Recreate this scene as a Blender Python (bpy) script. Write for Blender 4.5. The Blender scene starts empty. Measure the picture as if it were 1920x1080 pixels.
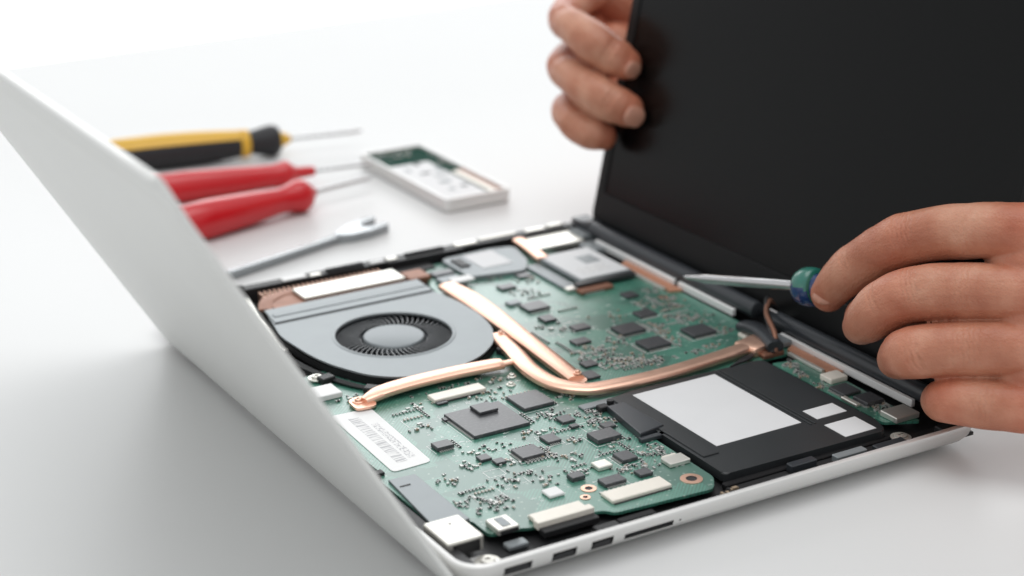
import bpy, bmesh, math, random
import numpy as np
from mathutils import Vector, Matrix, noise

S = 0.0008            # one drawing unit of this script, in metres
SC = bpy.context.scene
COL = SC.collection
random.seed(7)
V = Vector
PI = math.pi

# ------------------------------------------------------------------ camera
cam = bpy.data.cameras.new('camera')
cam.sensor_width = 36.0
cam.lens = 3526.2 / 1920 * 36.0
cam.clip_start = 0.01
cam.clip_end = 60
cam.dof.use_dof = True
cam.dof.focus_distance = 890 * S
cam.dof.aperture_fstop = 7.2
co = bpy.data.objects.new('camera', cam)
COL.objects.link(co)
yaw, pitch, roll = math.radians(59.0145), math.radians(20.512), math.radians(-0.172)
d_ = V((math.cos(pitch) * math.cos(yaw), math.cos(pitch) * math.sin(yaw), -math.sin(pitch)))
r_ = d_.cross(V((0, 0, 1))).normalized()
u_ = r_.cross(d_)
cr, sr = math.cos(roll), math.sin(roll)
RI, UP = r_ * cr + u_ * sr, u_ * cr - r_ * sr
m = Matrix((RI, UP, -d_)).transposed().to_4x4()
m.translation = V((-324.66, -586.56, 390.04)) * S
co.matrix_world = m
SC.camera = co

# ------------------------------------------------------------------ world and lamps (a bright white studio)
W = bpy.data.worlds.new('World')
SC.world = W
W.use_nodes = True
W.node_tree.nodes['Background'].inputs[0].default_value = (0.97, 0.985, 1.0, 1)
W.node_tree.nodes['Background'].inputs[1].default_value = 0.73


def area(name, loc, target, sx, sy, power, col=(1, 1, 1)):
    l = bpy.data.lights.new(name, 'AREA')
    l.shape = 'RECTANGLE'
    l.size, l.size_y = sx * S, sy * S
    l.energy = power
    l.color = col
    o = bpy.data.objects.new(name, l)
    COL.objects.link(o)
    o.location = V(loc) * S
    o.rotation_euler = (V(target) - V(loc)).to_track_quat('-Z', 'Y').to_euler()
    o.visible_camera = True
    return o


area('window_softbox', (2300, 4600, 1850), (200, 200, 0), 5000, 2100, 66, (0.97, 0.99, 1.0))
area('backdrop_panel', (1000, 2350, -480), (1000, 1000, -480), 2800, 860, 14)
area('overhead_softbox', (250, 250, 1800), (150, 150, 0), 1300, 1300, 7.5)

vs = SC.view_settings
vs.view_transform = 'Standard'
vs.look = 'None'
vs.exposure = 0.02
vs.gamma = 1


# ------------------------------------------------------------------ materials
def mat(name, col, rough=0.5, metal=0.0, spec=0.5, coat=0.0, noise=0.0, nscale=200.0, bump=0.0, bscale=600.0,
        sss=0.0, rvar=0.0):
    mt = bpy.data.materials.new(name)
    mt.use_nodes = True
    nt = mt.node_tree
    b = nt.nodes['Principled BSDF']
    b.inputs['Base Color'].default_value = (*col, 1)
    b.inputs['Roughness'].default_value = rough
    b.inputs['Metallic'].default_value = metal
    b.inputs['Specular IOR Level'].default_value = spec
    b.inputs['Coat Weight'].default_value = coat
    b.inputs['Coat Roughness'].default_value = 0.15
    tc = nt.nodes.new('ShaderNodeTexCoord')
    if noise or rvar:
        n = nt.nodes.new('ShaderNodeTexNoise')
        n.inputs['Scale'].default_value = nscale
        n.inputs['Detail'].default_value = 5
        nt.links.new(tc.outputs['Object'], n.inputs['Vector'])
        if noise:
            mx = nt.nodes.new('ShaderNodeMix')
            mx.data_type = 'RGBA'
            mx.inputs[6].default_value = (*[c * (1 - noise) for c in col], 1)
            mx.inputs[7].default_value = (*[min(1, c * (1 + noise)) for c in col], 1)
            nt.links.new(n.outputs['Fac'], mx.inputs[0])
            nt.links.new(mx.outputs[2], b.inputs['Base Color'])
        if rvar:
            mr = nt.nodes.new('ShaderNodeMapRange')
            mr.inputs['To Min'].default_value = rough - rvar
            mr.inputs['To Max'].default_value = rough + rvar
            nt.links.new(n.outputs['Fac'], mr.inputs['Value'])
            nt.links.new(mr.outputs[0], b.inputs['Roughness'])
    if bump:
        n2 = nt.nodes.new('ShaderNodeTexNoise')
        n2.inputs['Scale'].default_value = bscale
        n2.inputs['Detail'].default_value = 3
        nt.links.new(tc.outputs['Object'], n2.inputs['Vector'])
        bp = nt.nodes.new('ShaderNodeBump')
        bp.inputs['Strength'].default_value = bump
        bp.inputs['Distance'].default_value = 0.0004
        nt.links.new(n2.outputs['Fac'], bp.inputs['Height'])
        nt.links.new(bp.outputs['Normal'], b.inputs['Normal'])
    if sss:
        b.inputs['Subsurface Weight'].default_value = sss
        b.inputs['Subsurface Radius'].default_value = (1.0, 0.35, 0.2)
        b.inputs['Subsurface Scale'].default_value = 0.004
    return mt


M = {}
M['table'] = mat('table white laminate', (0.695, 0.697, 0.69), 0.42, noise=0.012, nscale=9, bump=0.04, bscale=900, spec=0.22)
M['wall'] = mat('wall white', (0.9, 0.9, 0.9), 0.8)
M['alu'] = mat('brushed silver aluminium', (0.74, 0.735, 0.72), 0.42, 0.55, noise=0.03, nscale=60, bump=0.12, bscale=2600, rvar=0.04)
M['alu_lid'] = mat('satin silver aluminium lid', (0.80, 0.805, 0.785), 0.45, 0.3, noise=0.02, nscale=20, bump=0.06, bscale=3000)
M['steel'] = mat('polished steel', (0.58, 0.58, 0.585), 0.2, 1.0, noise=0.05, nscale=300)
M['shield'] = mat('grey metal shield', (0.27, 0.295, 0.305), 0.45, 0.35, noise=0.06, nscale=90, bump=0.05, bscale=1500)
M['tin'] = mat('tinned metal', (0.78, 0.76, 0.70), 0.35, 0.7, noise=0.08, nscale=150)
M['black'] = mat('black plastic', (0.014, 0.014, 0.015), 0.5, noise=0.3, nscale=200, bump=0.15, bscale=1800)
M['black_soft'] = mat('matt black plastic', (0.010, 0.010, 0.011), 0.65, spec=0.3, noise=0.2, nscale=150)
M['hinge'] = mat('dark grey hinge plastic', (0.035, 0.04, 0.046), 0.32, spec=0.5, noise=0.1, nscale=100)
M['bezel'] = mat('black bezel plastic', (0.0065, 0.007, 0.0075), 0.42, spec=0.2, bump=0.05, bscale=2500)
M['screen'] = mat('matt black screen', (0.0018, 0.002, 0.0021), 0.24, spec=0.17, noise=0.1, nscale=12)
M['copper'] = mat('copper', (0.91, 0.57, 0.43), 0.36, 0.88, noise=0.08, nscale=120, rvar=0.08, bump=0.05, bscale=900)
M['hub'] = mat('dark grey fan hub', (0.19, 0.21, 0.22), 0.42, 0.35, noise=0.05, nscale=90)
M['copper_dark'] = mat('tarnished copper', (0.30, 0.145, 0.095), 0.5, 0.5, noise=0.3, nscale=160)
M['chip'] = mat('chip epoxy', (0.040, 0.042, 0.047), 0.42, noise=0.22, nscale=700, bump=0.1, bscale=3000)
M['conn'] = mat('ivory connector plastic', (0.84, 0.79, 0.70), 0.36, noise=0.05, nscale=250)
M['white'] = mat('white plastic', (0.82, 0.82, 0.81), 0.5, noise=0.03, nscale=100)
M['paper'] = mat('white label paper', (0.72, 0.725, 0.73), 0.6, noise=0.03, nscale=60)
M['ceramic_dark'] = mat('dark component', (0.03, 0.028, 0.03), 0.4)
M['ceramic_tan'] = mat('tan component', (0.33, 0.25, 0.17), 0.4)
M['solder'] = mat('solder', (0.58, 0.58, 0.56), 0.4, 0.6)
M['steel_dark'] = mat('brushed tool steel', (0.30, 0.315, 0.325), 0.26, 0.95, noise=0.1, nscale=200)
M['ssd'] = mat('black drive cover', (0.020, 0.023, 0.025), 0.42, spec=0.6, noise=0.25, nscale=50, bump=0.1, bscale=1500)
M['red'] = mat('red screwdriver plastic', (0.56, 0.006, 0.012), 0.3, spec=0.5, noise=0.08, nscale=60, coat=0.3)
M['yellow'] = mat('yellow screwdriver plastic', (0.72, 0.42, 0.035), 0.35, spec=0.5, noise=0.05, nscale=60)
M['rubber'] = mat('black rubber', (0.014, 0.014, 0.016), 0.55, noise=0.2, nscale=120)
M['blue'] = mat('navy blue handle', (0.006, 0.035, 0.13), 0.25, coat=0.5)
M['teal'] = mat('painted green translucence', (0.02, 0.16, 0.12), 0.25, coat=0.5)  # green of light passing through the navy plastic, painted as a colour
M['orange_flex'] = mat('copper flex tape', (0.62, 0.30, 0.19), 0.45, 0.35, noise=0.15, nscale=150)
M['nail'] = mat('finger nail', (0.55, 0.27, 0.19), 0.30, sss=0.1, spec=0.5, noise=0.08, nscale=120)


def skin_mat():
    mt = mat('skin', (0.5, 0.25, 0.17), 0.45, sss=0.18, spec=0.4)
    nt = mt.node_tree
    b = nt.nodes['Principled BSDF']
    tc = [n for n in nt.nodes if n.type == 'TEX_COORD'][0]
    n = nt.nodes.new('ShaderNodeTexNoise')
    n.inputs['Scale'].default_value = 55
    n.inputs['Detail'].default_value = 6
    nt.links.new(tc.outputs['Object'], n.inputs['Vector'])
    rp = nt.nodes.new('ShaderNodeValToRGB')
    e = rp.color_ramp.elements
    e[0].position, e[0].color = 0.30, (0.40, 0.140, 0.080, 1)
    e[1].position, e[1].color = 0.72, (0.61, 0.315, 0.21, 1)
    x = e.new(0.5)
    x.color = (0.49, 0.205, 0.125, 1)
    nt.links.new(n.outputs['Fac'], rp.inputs[0])
    at_ = nt.nodes.new('ShaderNodeAttribute')
    at_.attribute_name = 'redness'
    mr = nt.nodes.new('ShaderNodeMix')
    mr.data_type = 'RGBA'
    mr.blend_type = 'MULTIPLY'
    mr.inputs[7].default_value = (1.0, 0.72, 0.66, 1)
    nt.links.new(at_.outputs['Fac'], mr.inputs[0])
    nt.links.new(rp.outputs[0], mr.inputs[6])
    nt.links.new(mr.outputs[2], b.inputs['Base Color'])
    v = nt.nodes.new('ShaderNodeTexVoronoi')
    v.inputs['Scale'].default_value = 1100
    n3 = nt.nodes.new('ShaderNodeTexNoise')
    n3.inputs['Scale'].default_value = 420
    n3.inputs['Detail'].default_value = 4
    nt.links.new(tc.outputs['Object'], v.inputs['Vector'])
    nt.links.new(tc.outputs['Object'], n3.inputs['Vector'])
    ad = nt.nodes.new('ShaderNodeMath')
    ad.operation = 'ADD'
    nt.links.new(v.outputs['Distance'], ad.inputs[0])
    b.inputs['Roughness'].default_value = 0.42
    nt.links.new(n3.outputs['Fac'], ad.inputs[1])
    bp = nt.nodes.new('ShaderNodeBump')
    bp.inputs['Strength'].default_value = 0.5
    bp.inputs['Distance'].default_value = 0.0003
    nt.links.new(ad.outputs[0], bp.inputs['Height'])
    nt.links.new(bp.outputs['Normal'], b.inputs['Normal'])
    return mt


M['skin'] = skin_mat()


def pcb_mat(name, dark, light):
    """green solder mask with slightly paler tracks, vias and fine print"""
    mt = mat(name, dark, 0.46, spec=0.9, coat=1.0)
    nt = mt.node_tree
    b = nt.nodes['Principled BSDF']
    b.inputs['Coat Roughness'].default_value = 0.36
    tc = [n for n in nt.nodes if n.type == 'TEX_COORD'][0]
    mp = nt.nodes.new('ShaderNodeMapping')
    mp.inputs['Rotation'].default_value[2] = 0.785
    nt.links.new(tc.outputs['Object'], mp.inputs['Vector'])
    # orthogonal and diagonal runs of tracks
    facs = []
    for vec, sc, seed in ((tc.outputs['Object'], 62.0, 0), (mp.outputs['Vector'], 47.0, 1)):
        w = nt.nodes.new('ShaderNodeTexWave')
        w.bands_direction = 'X' if seed else 'Y'
        w.inputs['Scale'].default_value = 260
        w.inputs['Distortion'].default_value = 0.6
        w.inputs['Detail'].default_value = 0
        nt.links.new(vec, w.inputs['Vector'])
        br = nt.nodes.new('ShaderNodeTexVoronoi')
        br.distance = 'CHEBYCHEV'
        br.inputs['Scale'].default_value = sc
        nt.links.new(vec, br.inputs['Vector'])
        gt = nt.nodes.new('ShaderNodeMath')
        gt.operation = 'GREATER_THAN'
        gt.inputs[1].default_value = 0.55
        sep = nt.nodes.new('ShaderNodeSeparateColor')
        nt.links.new(br.outputs['Color'], sep.inputs[0])
        nt.links.new(sep.outputs[0], gt.inputs[0])
        mu = nt.nodes.new('ShaderNodeMath')
        mu.operation = 'MULTIPLY'
        nt.links.new(w.outputs['Fac'], mu.inputs[0])
        nt.links.new(gt.outputs[0], mu.inputs[1])
        facs.append(mu)
    mx0 = nt.nodes.new('ShaderNodeMath')
    mx0.operation = 'MAXIMUM'
    nt.links.new(facs[0].outputs[0], mx0.inputs[0])
    nt.links.new(facs[1].outputs[0], mx0.inputs[1])
    mx = nt.nodes.new('ShaderNodeMix')
    mx.data_type = 'RGBA'
    mx.inputs[6].default_value = (*dark, 1)
    mx.inputs[7].default_value = (*light, 1)
    nt.links.new(mx0.outputs[0], mx.inputs[0])
    # vias: tiny pale dots
    vo = nt.nodes.new('ShaderNodeTexVoronoi')
    vo.inputs['Scale'].default_value = 330
    nt.links.new(tc.outputs['Object'], vo.inputs['Vector'])
    lt = nt.nodes.new('ShaderNodeMath')
    lt.operation = 'LESS_THAN'
    lt.inputs[1].default_value = 0.16
    nt.links.new(vo.outputs['Distance'], lt.inputs[0])
    mx2 = nt.nodes.new('ShaderNodeMix')
    mx2.data_type = 'RGBA'
    mx2.inputs[7].default_value = (0.36, 0.46, 0.40, 1)
    lt2 = nt.nodes.new('ShaderNodeMath')
    lt2.operation = 'MULTIPLY'
    lt2.inputs[1].default_value = 0.6
    nt.links.new(lt.outputs[0], lt2.inputs[0])
    nt.links.new(lt2.outputs[0], mx2.inputs[0])
    nt.links.new(mx.outputs[2], mx2.inputs[6])
    nt.links.new(mx2.outputs[2], b.inputs['Base Color'])
    bp = nt.nodes.new('ShaderNodeBump')
    bp.inputs['Strength'].default_value = 0.15
    bp.inputs['Distance'].default_value = 0.0002
    nt.links.new(mx0.outputs[0], bp.inputs['Height'])
    nt.links.new(bp.outputs['Normal'], b.inputs['Normal'])
    return mt


M['pcb'] = pcb_mat('green circuit board', (0.026, 0.132, 0.092), (0.055, 0.25, 0.175))


M['pcb_dark'] = mat('dark green circuit board', (0.006, 0.05, 0.034), 0.75, spec=0.06, noise=0.3, nscale=150)


def print_mat(name, base, ink, sx, sy, density=0.5, axis='X'):
    """flat print: short runs of unreadable fine text and bars on paper"""
    mt = mat(name, base, 0.55)
    nt = mt.node_tree
    b = nt.nodes['Principled BSDF']
    tc = [n for n in nt.nodes if n.type == 'TEX_COORD'][0]
    mp = nt.nodes.new('ShaderNodeMapping')
    mp.inputs['Scale'].default_value = (sx, sy, 1)
    nt.links.new(tc.outputs['Object'], mp.inputs['Vector'])
    n = nt.nodes.new('ShaderNodeTexNoise')
    n.inputs['Scale'].default_value = 1
    n.inputs['Detail'].default_value = 1
    nt.links.new(mp.outputs[0], n.inputs['Vector'])
    gt = nt.nodes.new('ShaderNodeMapRange')
    gt.inputs['From Min'].default_value = density
    gt.inputs['From Max'].default_value = density + 0.06
    nt.links.new(n.outputs['Fac'], gt.inputs['Value'])
    mx = nt.nodes.new('ShaderNodeMix')
    mx.data_type = 'RGBA'
    mx.inputs[6].default_value = (*base, 1)
    mx.inputs[7].default_value = (*ink, 1)
    nt.links.new(gt.outputs[0], mx.inputs[0])
    nt.links.new(mx.outputs[2], b.inputs['Base Color'])
    return mt


M['print_bar'] = print_mat('printed code bars', (0.80, 0.80, 0.79), (0.48, 0.48, 0.49), 120, 1500, 0.48)
M['print_text'] = print_mat('printed fine text', (0.80, 0.80, 0.79), (0.5, 0.5, 0.51), 1400, 700, 0.5)


M['chip_print'] = print_mat('chip epoxy with faint print', (0.042, 0.044, 0.049), (0.075, 0.075, 0.078), 500, 1900, 0.56)
M['chip_print'].node_tree.nodes['Principled BSDF'].inputs['Roughness'].default_value = 0.42
M['chip_print'].node_tree.nodes['Principled BSDF'].inputs['Coat Weight'].default_value = 0.55
M['chip_print'].node_tree.nodes['Principled BSDF'].inputs['Coat Roughness'].default_value = 0.42


# ------------------------------------------------------------------ mesh helpers (all sizes in drawing units)
WO = {}        # world origin of each object, in drawing units


def new(name, me, parent=None, origin=(0, 0, 0)):
    o = bpy.data.objects.new(name, me)
    COL.objects.link(o)
    org = V(origin)
    WO[o] = org
    if parent is not None:
        o.parent = parent
        o.location = (org - WO[parent]) * S
    else:
        o.location = org * S
    return o


def thing(name, label, cat, origin, group=None):
    o = new(name, None, None, origin)
    o.empty_display_size = 0.01
    o['label'] = label
    o['category'] = cat
    if group:
        o['group'] = group
    return o


def mesh_of(bm, mats, smooth=False, origin=(0, 0, 0), name='m', angle=None):
    org = V(origin)
    for v in bm.verts:
        v.co = (v.co - org) * S
    bmesh.ops.recalc_face_normals(bm, faces=bm.faces)
    me = bpy.data.meshes.new(name)
    bm.to_mesh(me)
    bm.free()
    if not isinstance(mats, (list, tuple)):
        mats = [mats]
    for x in mats:
        me.materials.append(M[x] if isinstance(x, str) else x)
    if smooth:
        me.polygons.foreach_set('use_smooth', [True] * len(me.polygons))
        if angle:
            me.set_sharp_from_angle(angle=math.radians(angle))
    return me


def obj(name, bm, mats, parent=None, origin=None, smooth=False, kind=None, label=None, angle=40):
    if origin is None:
        cs = [v.co for v in bm.verts]
        mn = V((min(c.x for c in cs), min(c.y for c in cs), min(c.z for c in cs)))
        mxx = V((max(c.x for c in cs), max(c.y for c in cs), max(c.z for c in cs)))
        origin = ((mn.x + mxx.x) / 2, (mn.y + mxx.y) / 2, mn.z)
    o = new(name, mesh_of(bm, mats, smooth, origin, name, angle), parent, origin)
    if kind:
        o['kind'] = kind
    if label:
        o['label'] = label
    return o


def box(bm, x0, y0, z0, x1, y1, z1, bev=0.0, mi=0, rot=0.0, seg=1):
    cx, cy, cz = (x0 + x1) / 2, (y0 + y1) / 2, (z0 + z1) / 2
    r = bmesh.ops.create_cube(bm, size=1)
    vs_ = r['verts']
    for v in vs_:
        v.co = V((v.co.x * (x1 - x0), v.co.y * (y1 - y0), v.co.z * (z1 - z0)))
    fs = set(f for v in vs_ for f in v.link_faces)
    for f in fs:
        f.material_index = mi
    if bev > 0:
        es = list(set(e for v in vs_ for e in v.link_edges))
        g = bmesh.ops.bevel(bm, geom=es, offset=bev, segments=seg, affect='EDGES', profile=0.5)
        vs_ = list(set(v for f in g['faces'] for v in f.verts) | set(v for v in vs_ if v.is_valid))
        for v in vs_:
            for f in v.link_faces:
                f.material_index = mi
    c, s = math.cos(rot), math.sin(rot)
    for v in vs_:
        x, y = v.co.x, v.co.y
        v.co = V((cx + x * c - y * s, cy + x * s + y * c, cz + v.co.z))
    return vs_


def B(*a, **k):
    bm = bmesh.new()
    box(bm, *a, **k)
    return bm


def prism(bm, pts, z0, z1, bev=0.0, mi=0):
    a = [bm.verts.new((p[0], p[1], z0)) for p in pts]
    b = [bm.verts.new((p[0], p[1], z1)) for p in pts]
    n = len(pts)
    fs = [bm.faces.new(list(reversed(a))), bm.faces.new(b)]
    for i in range(n):
        fs.append(bm.faces.new((a[i], a[(i + 1) % n], b[(i + 1) % n], b[i])))
    for f in fs:
        f.material_index = mi
    if bev:
        es = [e for e in fs[1].edges]
        bmesh.ops.bevel(bm, geom=es, offset=bev, segments=2, affect='EDGES', profile=0.5)


def rrect(x0, y0, x1, y1, r, n=6):
    pts = []
    for cx, cy, a0 in ((x1 - r, y1 - r, 0), (x0 + r, y1 - r, 90), (x0 + r, y0 + r, 180), (x1 - r, y0 + r, 270)):
        for i in range(n + 1):
            a = math.radians(a0 + 90 * i / n)
            pts.append((cx + r * math.cos(a), cy + r * math.sin(a)))
    return pts


def round_poly(pts, r, n=4):
    out = []
    k = len(pts)
    for i in range(k):
        p, a, b = V(pts[i]), V(pts[i - 1]), V(pts[(i + 1) % k])
        rr = min(r, (a - p).length * 0.45, (b - p).length * 0.45)
        p0, p1 = p + (a - p).normalized() * rr, p + (b - p).normalized() * rr
        for j in range(n + 1):
            t = j / n
            q = p0 * (1 - t) ** 2 + p * 2 * t * (1 - t) + p1 * t * t
            out.append((q.x, q.y))
    return out


def loft(bm, loops, mis=None, cap0=True, cap1=True):
    L = [[bm.verts.new(p) for p in lp] for lp in loops]
    n = len(L[0])
    for k in range(len(L) - 1):
        for i in range(n):
            f = bm.faces.new((L[k][i], L[k][(i + 1) % n], L[k + 1][(i + 1) % n], L[k + 1][i]))
            if mis:
                f.material_index = mis[k]
    if cap0:
        f = bm.faces.new(list(reversed(L[0])))
        if mis:
            f.material_index = mis[0]
    if cap1:
        f = bm.faces.new(L[-1])
        if mis:
            f.material_index = mis[-1]


def cyl(bm, c, r, z0, z1, n=20, mi=0, r2=None):
    r2 = r if r2 is None else r2
    loft(bm, [[(c[0] + q * math.cos(2 * PI * i / n), c[1] + q * math.sin(2 * PI * i / n), z) for i in range(n)]
              for q, z in ((r, z0), (r2, z1))], [mi])


def lathe(bm, prof, origin, axis, n=24, mis=None, caps=True):
    """prof: list of (distance along axis, radius)"""
    ax = V(axis).normalized()
    e1 = ax.cross(V((0, 0, 1)))
    if e1.length < 1e-3:
        e1 = V((1, 0, 0))
    e1.normalize()
    e2 = ax.cross(e1)
    loops = [[V(origin) + ax * t + (e1 * math.cos(2 * PI * i / n) + e2 * math.sin(2 * PI * i / n)) * r for i in range(n)]
             for t, r in prof]
    loft(bm, loops, mis, caps, caps)


def catmull(pts, n):
    """pts: list of tuples of any length; returns resampled list"""
    P = [np.array(p, float) for p in pts]
    P = [2 * P[0] - P[1]] + P + [2 * P[-1] - P[-2]]
    out = []
    for i in range(1, len(P) - 2):
        for j in range(n):
            t = j / n
            a, b, c, d = P[i - 1], P[i], P[i + 1], P[i + 2]
            out.append(0.5 * ((2 * b) + (c - a) * t + (2 * a - 5 * b + 4 * c - d) * t * t + (3 * b - a - 3 * c + d) * t ** 3))
    out.append(P[-2])
    return out


def sweep_flat(bm, path, w, h, n=8, mi=0, ends=0.5):
    """flattened pipe along a path of (x, y, z[, width factor])"""
    pts = catmull([p if len(p) == 4 else (*p, 1.0) for p in path], n)
    loops = []
    k = len(pts)
    for i, p in enumerate(pts):
        a, b = pts[max(0, i - 1)], pts[min(k - 1, i + 1)]
        t = V((b - a)[:3]).normalized()
        s = V((-t.y, t.x, 0)).normalized()
        up = V((0, 0, 1))
        ww, hh = w * p[3] / 2, h / 2
        lp = []
        for j in range(14):
            an = 2 * PI * j / 14
            ca, sa = math.cos(an), math.sin(an)
            x = math.copysign(abs(ca) ** 0.6, ca) * ww
            y = math.copysign(abs(sa) ** 0.75, sa) * hh
            lp.append(V(p[:3]) + s * x + up * y)
        loops.append(lp)
    loft(bm, loops, [mi] * k)


def tube(bm, path, r, n=6, seg=8, mi=0):
    pts = catmull([p if len(p) == 4 else (*p, r) for p in path], n)
    k = len(pts)
    loops = []
    e1 = None
    for i, p in enumerate(pts):
        a, b = pts[max(0, i - 1)], pts[min(k - 1, i + 1)]
        t = V((b - a)[:3]).normalized()
        if e1 is None:
            e1 = t.cross(V((0, 0, 1)))
            if e1.length < 1e-3:
                e1 = t.cross(V((1, 0, 0)))
        e1 = (e1 - t * e1.dot(t)).normalized()
        e2 = t.cross(e1)
        loops.append([V(p[:3]) + (e1 * math.cos(2 * PI * j / seg) + e2 * math.sin(2 * PI * j / seg)) * p[3] for j in range(seg)])
    loft(bm, loops, [mi] * k)


def boolean_cut(o, cutter_bm):
    me = mesh_of(cutter_bm, 'black', origin=WO[o])
    c = bpy.data.objects.new('cutter', me)
    COL.objects.link(c)
    c.matrix_world = Matrix.Translation(WO[o] * S)
    bpy.context.view_layer.update()
    md = o.modifiers.new('cut', 'BOOLEAN')
    md.object = c
    md.operation = 'DIFFERENCE'
    md.solver = 'EXACT'
    dg = bpy.context.evaluated_depsgraph_get()
    me2 = bpy.data.meshes.new_from_object(o.evaluated_get(dg))
    o.modifiers.clear()
    o.data = me2
    bpy.data.objects.remove(c)


# ------------------------------------------------------------------ the setting: table and backdrop
bm = bmesh.new()
box(bm, -1300, -1000, -30, 1700, 1022, 0, bev=3, seg=2)
for v in bm.verts:                                    # the far edge is not quite square to the laptop
    v.co.y += (v.co.x - 350) * 0.043
table = thing('table', 'wide white tabletop that the opened laptop and the tools lie on', 'table', (200, 10, -30))
obj('table_top', bm, 'table', table, origin=(200, 10, -30), smooth=True)
for x, y in ((-1200, -950), (1600, -830), (-1200, 880), (1600, 950)):
    obj('leg', B(x - 30, y - 30, -920, x + 30, y + 30, -30.5, bev=3), 'white', table)
bm = bmesh.new()
box(bm, -6000, -4000, -930, 6500, 6000, -921)
o = obj('floor', bm, 'wall', kind='structure')

# ------------------------------------------------------------------ the laptop
lap = thing('laptop', 'opened silver laptop with its green circuit board, fan and copper pipes laid bare', 'laptop', (150, 177, 0))

# --- bottom case: thin silver tub, black inside
X0, X1, Y0, Y1 = 5.0, 292.0, 0.0, 356.0
prof = [(15, 3.4, 0), (9, 3.6, 0), (4.5, 5.0, 0), (1.6, 8.0, 0), (0.3, 12.0, 0), (0, 13.8, 0), (0.3, 14.6, 0), (0.9, 15.0, 0),
        (2.6, 15.0, 0), (3.0, 14.6, 1), (3.2, 6.6, 1)]
loops = []
for ins, z, mi in prof:
    loops.append([(x, y, z) for x, y in rrect(X0 + ins, Y0 + ins, X1 - ins, Y1 - ins, max(2.0, 14 - ins), 8)])
bm = bmesh.new()
loft(bm, loops, [0] * 8 + [0, 1, 1])
case = obj('bottom_case', bm, ['alu', 'black'], lap, origin=(150, 177, 3.4), smooth=True, angle=35)
cut = bmesh.new()
PORTS = ((24, 37.5, 7.0, 11.8), (47.5, 59.5, 6.8, 12.0), (67, 78, 6.8, 12.0), (84, 109.5, 7.8, 10.6))
for a, b, z0, z1 in PORTS:
    box(cut, a, -5, z0, b, 2.7, z1)
cyl_c = [(113.0, 9.6)]
for x, z in cyl_c:
    lathe(cut, [(-4, 0.55), (2.0, 0.55)], (x, 0, z), (0, 1, 0), 10)
boolean_cut(case, cut)
for i, (a, b, z0, z1) in enumerate(PORTS):
    bm = bmesh.new()
    # dark socket lining inside the opening, with its contact tongue
    box(bm, a + 0.1, 2.5, z0 + 0.1, b - 0.1, 2.68, z1 - 0.1, mi=0)
    if i < 3:
        box(bm, a + 1.6, 1.0, z0 + 2.6, b - 1.6, 2.6, z0 + 3.7, mi=1)
        box(bm, a + 0.1, 0.9, z1 - 0.45, b - 0.1, 2.6, z1 - 0.05, mi=2)
    else:
        box(bm, a + 1.0, 1.6, z0 + 0.9, b - 1.0, 2.6, z0 + 1.3, mi=1)
    obj('port', bm, ['black', 'rubber', 'tin'], lap)
for x, y in ((30, 30), (265, 30), (30, 325), (265, 325)):
    bm = bmesh.new()
    cyl(bm, (x, y), 9, 0, 3.6, 20, 0, 8.5)
    obj('rubber_foot', bm, 'rubber', lap, smooth=True)

# --- black liner along the far side, with bright tabs
bm = bmesh.new()
prism(bm, [(14, 347.5), (150, 347.0), (152, 345), (200, 345), (202, 347), (276, 347), (284, 342), (284, 351), (276, 354.4), (16, 354.4)], 6.8, 15.9, bev=0.5)
obj('side_liner', bm, 'black', lap)
for x0, x1, y0, y1, z in ((84, 99, 348, 353.5, 16.6), (101, 108, 347.5, 351, 16.4), (140, 149, 347.5, 351, 16.9), (151, 158, 348, 352, 16.7),
                          (198, 213, 348.5, 354, 16.7), (216, 242, 351.5, 354.3, 16.5), (248, 262, 349, 353.5, 16.7), (264, 275, 350, 354, 17.0)):
    obj('clip', B(x0, y0, 14.5, x1, y1, z, bev=0.5), random.choice(['tin', 'white', 'tin']), lap)
for x0, x1 in ((24, 60), (112, 136), (164, 190)):
    bm = bmesh.new()
    box(bm, x0, 349, 15.5, x1, 352.5, 17.2, bev=0.4)
    obj('liner_rib', bm, 'black_soft', lap)
# front liner and near-side tray clutter
obj('front_liner', B(8.6, 6, 6.8, 14.5, 340, 13.5, bev=0.5), 'black', lap)
bm = bmesh.new()
prism(bm, [(30, 3.6), (288, 3.6), (288, 17), (150, 17), (146, 13), (60, 13), (56, 9), (30, 9)], 6.8, 8.6, bev=0.4)
obj('side_tray', bm, 'black', lap)
for x0, y0, x1, y1, z in ((76, 8.5, 88, 14.5, 10.6), (88, 9.5, 107, 14, 11.2), (184, 12.5, 199, 17, 12.6), (150, 5, 168, 10, 10.5), (170, 6, 181, 12, 9.9),
                          (112, 5, 146, 8, 10.6), (232, 6, 250, 13, 11.5), (252, 5, 268, 10, 10), (270, 6, 284, 12, 12.5), (60, 5, 72, 9, 9.8)):
    obj('tray_block', B(x0, y0, 8.65, x1, y1, z, bev=0.5), random.choice(['hinge', 'black', 'black_soft']), lap)
obj('grey_label', B(208, 9, 9, 226, 13.5, 12.4, bev=0.4), 'shield', lap)
obj('corner_bracket', B(37, 18.5, 7, 47, 24, 9.4, bev=0.5), 'shield', lap)
obj('corner_plate', bm := B(10, 5.5, 6.8, 24, 20, 9.2, bev=0.8), 'alu', lap)
for (x, y) in ((150.5, 12), (144, 8)):
    bm = bmesh.new()
    for k in range(8):
        a, b = x + random.uniform(-5, 5), y + random.uniform(-3, 3)
        box(bm, a, b, 8.7, a + random.uniform(1, 3), b + random.uniform(1, 2.5), 9.4 + random.random(), mi=k % 2)
    obj('plastic_clip', bm, ['black', 'ceramic_tan'], lap)

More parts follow.
